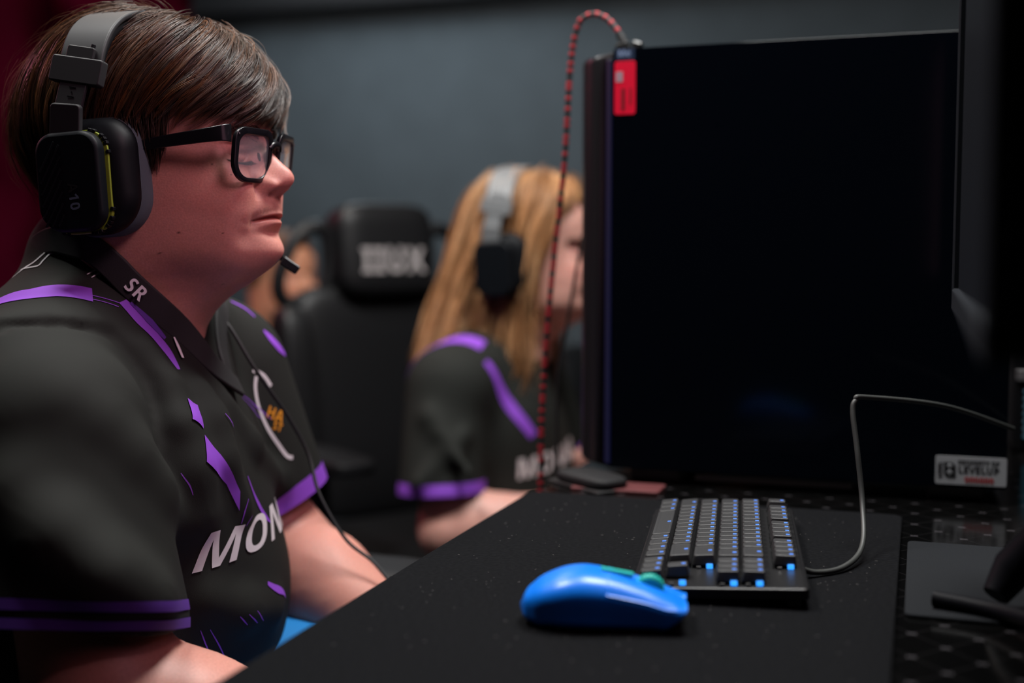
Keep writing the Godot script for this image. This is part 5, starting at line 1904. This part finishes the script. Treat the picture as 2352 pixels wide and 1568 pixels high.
func far_person(label: String, origin: Vector3, turn: float, shirt: Color, worn: String) -> void:
	var o := thing("person", label, "person", origin)
	var at := Transform3D(Basis(Vector3.UP, deg_to_rad(turn)) * Basis.from_scale(Vector3.ONE * 0.98), Vector3(0, 1.116, 0))
	var tone := Color(0.70, 0.33, 0.20)
	var mb := MB.new()
	head_into(mb, at, tone, [], 90, 90)
	var s := Solid.new()
	s.bone(Vector3(-0.05, 0.65, 0), Vector3(-0.05, 0.90, 0), 0.10, 0.09, 0.05)
	s.bone(Vector3(-0.05, 0.88, 0.10), Vector3(0.06, 0.70, 0.20), 0.05, 0.045, 0.03)
	s.bone(Vector3(0.06, 0.70, 0.20), Vector3(0.20, 0.98, 0.10), 0.045, 0.030, 0.02)
	hand_into(s, Vector3(0.20, 0.98, 0.10), Vector3(0.5, 0.8, 0.1).normalized(), Vector3(0.8, -0.5, 0).normalized(), Vector3(0.1, 0.1, 0.95).normalized())
	s.net(mb, Vector3(-0.2, 0.5, -0.2), Vector3(0.4, 1.12, 0.32), 0.012, 1, tone)
	obj("body", mb.mesh(true), skin_mat("skin_warm"), o)
	var hair := MB.new()
	hair_cap(hair, at, [[-180, -40], [-140, -38], [-110, -30], [-85, -12], [-70, 14], [-50, 30], [-20, 38], [20, 38], [50, 30], [70, 14], [85, -12], [110, -30], [140, -38], [180, -40]], 12.0, Color(0.11, 0.050, 0.020))
	obj("hair", hair.mesh(true), tinted("chestnut_hair", 0.5, 0.4), o)
	var top := Solid.new()
	top.bone(Vector3(-0.05, 0.62, 0), Vector3(-0.055, 0.82, 0), 0.15, 0.14, 0.05)
	top.bone(Vector3(-0.055, 0.88, 0.10), Vector3(-0.055, 0.88, -0.12), 0.085, 0.085, 0.05)
	top.bone(Vector3(-0.05, 0.89, 0.13), Vector3(0.03, 0.76, 0.20), 0.075, 0.07, 0.03)
	var tm := MB.new()
	top.net(tm, Vector3(-0.3, 0.45, -0.3), Vector3(0.25, 1.1, 0.35), 0.014, 1)
	obj("top", tm, pm("top_%s" % worn, shirt, 0.85), o, worn)

func rounded(mb: MB, at: Vector3, size: Vector3, turn := Basis(), power := 0.35) -> void:
	# a padded block with soft edges
	var rings := []
	for i in range(1, 16):
		var e := -PI / 2 + PI * i / 16
		var ring := PackedVector3Array()
		for j in 32:
			var a := -TAU * j / 32
			var ce := signf(cos(e)) * pow(absf(cos(e)), power)
			var se := signf(sin(e)) * pow(absf(sin(e)), power)
			var p := Vector3(signf(cos(a)) * pow(absf(cos(a)), power) * ce, se, signf(sin(a)) * pow(absf(sin(a)), power) * ce)
			ring.append(at + turn * (p * size / 2.0))
		rings.append(ring)
	mb.loft(rings)

func gaming_chair(label: String, at: Vector3, turn: float, tall: float, loops: bool) -> Node3D:
	var o := thing("gaming_chair", label, "chair", at, turn)
	var leather := pm("chair_leather", Color(0.0075, 0.0075, 0.0085), 0.42, 0.0, 0.4)
	var plastic := pm("chair_plastic", Color(0.006, 0.006, 0.007), 0.5, 0.0, 0.3)
	var seat := MB.new()
	rounded(seat, Vector3(0.05, 0.42, 0), Vector3(0.50, 0.09, 0.50))
	obj("seat", seat, leather, o)
	var back := MB.new()
	var lean := Basis(Vector3.BACK, 0.10)
	rounded(back, Vector3(-0.24, 0.45 + (tall - 0.40) / 2, 0), Vector3(0.09, tall - 0.40, 0.44), lean, 0.4)
	obj("backrest", back, leather, o)
	for z in [0.22, -0.22]:
		var wing := MB.new()
		rounded(wing, Vector3(-0.205, 0.47 + (tall - 0.45) / 2, z), Vector3(0.10, tall - 0.48, 0.075), lean, 0.5)
		obj("side_bolster", wing, leather, o)
		var arm := MB.new()
		rounded(arm, Vector3(0.06, 0.635, z * 1.3), Vector3(0.26, 0.03, 0.09))
		arm.box(Vector3(0.03, 0.52, z * 1.3), Vector3(0.05, 0.21, 0.03), 0.006)
		obj("armrest", arm, plastic, o)
	if loops:
		var pillow := MB.new()
		rounded(pillow, Vector3(-0.235, tall + 0.115, 0.0), Vector3(0.105, 0.20, 0.235), Basis(Vector3.BACK, 0.12), 0.42)
		var head := obj("headrest", pillow, leather, o)
		flat_text("IIUX", 0.052, pm("headrest_print", Color(0.42, 0.38, 0.38), 0.6), head, Transform3D(Basis(Vector3.BACK, 0.12) * Basis(Vector3.UP, PI / 2), Vector3(-0.1790, tall + 0.096, 0.0)))
		for z in [1.0, -1.0]:
			var loop := MB.new()
			var pts := []
			for p in [[0.135, 0.015], [0.215, 0.010], [0.232, 0.060], [0.190, 0.145], [0.130, 0.160], [0.118, 0.090], [0.135, 0.015]]:
				pts.append(Vector3(-0.245, tall + p[1], z * p[0]))
			loop.tube(spline(pts, 40), 0.016, 10)
			obj("shoulder_loop", loop, leather, o)
	var post := MB.new()
	post.lathe(PackedVector2Array([Vector2(0.03, 0.08), Vector2(0.03, 0.37), Vector2(0.09, 0.385)]), 16)
	obj("gas_lift", post, plastic, o)
	for k in 5:
		var a := TAU * k / 5.0
		var leg := MB.new()
		leg.tube(PackedVector3Array([Vector3(0, 0.10, 0), Vector3(cos(a) * 0.15, 0.095, sin(a) * 0.15), Vector3(cos(a) * 0.30, 0.075, sin(a) * 0.30)]), PackedFloat32Array([0.03, 0.024, 0.018]), 8)
		obj("base_leg", leg, plastic, o)
		var castor := MB.new()
		castor.ball(Vector3(cos(a) * 0.30, 0.031, sin(a) * 0.30), Vector3(0.031, 0.031, 0.031), 12)
		obj("castor", castor, plastic, o)
	return o

func girl_chair() -> void:
	gaming_chair("black leather gaming chair with a lettered headrest behind the girl", Vector3(-0.905, 0.0, -2.25), deg_to_rad(-36.0), 0.90, true)

func boy_chair() -> void:
	gaming_chair("black leather gaming chair the boy sits in", Vector3(-0.72, 0.0, -1.0), 0.0, 0.78, false)

func cables() -> void:
	# braided cable: black with a red fleck at every turn of the braid
	var path := spline([Vector3(-0.336, 1.258, -1.415), Vector3(-0.345, 1.274, -1.417), Vector3(-0.360, 1.289, -1.42), Vector3(-0.378, 1.293, -1.42), Vector3(-0.393, 1.280, -1.42), Vector3(-0.402, 1.230, -1.42), Vector3(-0.409, 1.117, -1.42), Vector3(-0.423, 0.991, -1.42), Vector3(-0.434, 0.864, -1.42), Vector3(-0.438, 0.740, -1.42), Vector3(-0.436, 0.50, -1.42), Vector3(-0.35, 0.12, -1.42), Vector3(-0.30, 0.004, -1.42)], 220)
	var o := thing("braided_cable", "black cable flecked with red hanging from the tower's top edge", "cable")
	var core := MB.new()
	core.tube(path, 0.0031, 8)
	obj("sheath", core, pm("cable_black", Color(0.010, 0.010, 0.011), 0.6), o)
	var red := pm("cable_red", Color(0.42, 0.012, 0.022), 0.55)
	var run := 0.0
	var next := 0.018
	for i in path.size() - 1:
		run += path[i].distance_to(path[i + 1])
		if run > next and path[i].y > 0.70:
			next += 0.0108
			var d := (path[i + 1] - path[i]).normalized()
			var fleck := MB.new()
			fleck.tube(PackedVector3Array([path[i] - d * 0.0028, path[i] - d * 0.0014, path[i] + d * 0.0014, path[i] + d * 0.0028]), PackedFloat32Array([0.0029, 0.0035, 0.0035, 0.0029]), 8)
			obj("red_fleck", fleck, red, o)
	var boot := MB.new()
	boot.tube(PackedVector3Array([Vector3(-0.333, 1.246, -1.415), Vector3(-0.336, 1.258, -1.415), Vector3(-0.341, 1.268, -1.416)]), PackedFloat32Array([0.0058, 0.0055, 0.0045]), 10)
	obj("plug", boot, pm("cable_black", Color.WHITE), o)
	var thin := MB.new()
	thin.tube(spline([Vector3(-0.388, 1.10, -1.50), Vector3(-0.409, 1.023, -1.50), Vector3(-0.429, 0.912, -1.50), Vector3(-0.440, 0.845, -1.50), Vector3(-0.440, 0.70, -1.50)], 40), 0.0022, 6)
	tag(obj("thin_cable", thin, pm("cable_black", Color.WHITE)), "thin plain black cable hanging behind the red-flecked one", "cable")
	var grey := pm("cable_grey", Color(0.038, 0.041, 0.039), 0.5)
	var kb := MB.new()
	kb.tube(spline([Vector3(-0.092, 0.7620, -0.990), Vector3(-0.076, 0.7540, -1.000), Vector3(-0.054, 0.7540, -1.026), Vector3(-0.042, 0.7620, -1.070), Vector3(-0.044, 0.790, -1.110), Vector3(-0.050, 0.835, -1.125), Vector3(-0.055, 0.868, -1.135), Vector3(-0.053, 0.879, -1.140), Vector3(-0.044, 0.881, -1.150), Vector3(0.026, 0.866, -1.230), Vector3(0.094, 0.832, -1.342)], 120), 0.0024, 8)
	tag(obj("keyboard_cable", kb, grey), "grey cable rising from the keyboard in a sharp bend", "cable")
	# the headset's lead, hanging down the far side of the chest
	var lead := MB.new()
	lead.tube(spline([Vector3(-0.705, 1.000, -1.105), Vector3(-0.690, 0.960, -1.090), Vector3(-0.665, 0.935, -1.085), Vector3(-0.645, 0.900, -1.090), Vector3(-0.632, 0.870, -1.105), Vector3(-0.622, 0.840, -1.125), Vector3(-0.608, 0.800, -1.140), Vector3(-0.590, 0.760, -1.130), Vector3(-0.560, 0.715, -1.130), Vector3(-0.525, 0.690, -1.130), Vector3(-0.490, 0.650, -1.12), Vector3(-0.45, 0.55, -1.10)], 100), 0.0021, 6)
	tag(obj("headset_lead", lead, pm("cable_black", Color.WHITE)), "thin black headset lead hanging down the boy's chest", "cable")

func oddments() -> void:
	# the girl's keyboard and a red pad, half hidden behind the tower
	var red := MB.new()
	red.plate(round_rect(0.10, 0.05, 0.004, 3), 0.0, 0.004, 0.001, Transform3D(Basis(Vector3.RIGHT, -PI / 2), Vector3(-0.318, 0.746, -1.330)))
	tag(obj("red_pad", red, pm("pad_red", Color(0.095, 0.016, 0.018), 0.7)), "small dull red pad at the tower's front corner", "pad")
	var o := thing("wrist_rest", "rounded dark grey wrist rest in front of the tower", "wrist rest", Vector3(-0.352, 0.746, -1.338))
	var pad := MB.new()
	rounded(pad, Vector3(0, 0.009, 0), Vector3(0.052, 0.016, 0.095), Basis(Vector3.UP, 0.9), 0.6)
	obj("cushion", pad, pm("rest_grey", Color(0.016, 0.016, 0.017), 0.6, 0.0, 0.3), o)
	var base := MB.new()
	base.box(Vector3(0, 0.002, 0), Vector3(0.054, 0.003, 0.098), 0.001, Basis(Vector3.UP, 0.9))
	obj("base", base, pm("desk_black", Color.WHITE), o)
	# another machine beyond the tower, its fan lit teal
	var t := thing("small_computer", "small dark computer with a teal-lit grille beyond the tower's back edge", "computer", Vector3(0.215, 0.746, -1.90))
	var box := MB.new()
	box.box(Vector3(0, 0.13, 0), Vector3(0.19, 0.26, 0.30), 0.004)
	obj("case", box, pm("case_black", Color.WHITE), t)
	for k in 7:
		var slat := MB.new()
		slat.box(Vector3(0, 0.022 + 0.010 * k, 0.152), Vector3(0.16, 0.004, 0.004), 0.001)
		obj("grille_light", slat, glow("grille_teal", Color(0.02, 0.22, 0.32), 0.28), t)
	var bar := MB.new()
	bar.box(Vector3(0, 0.105, 0.152), Vector3(0.18, 0.016, 0.004), 0.001)
	obj("trim_bar", bar, pm("trim_grey", Color(0.12, 0.115, 0.12), 0.4), t)
	var dot := MB.new()
	dot.ball(Vector3(-0.068, 0.165, 0.152), Vector3(0.012, 0.018, 0.003), 12)
	obj("power_light", dot, glow("power_orange", Color(0.75, 0.12, 0.02), 0.6), t)
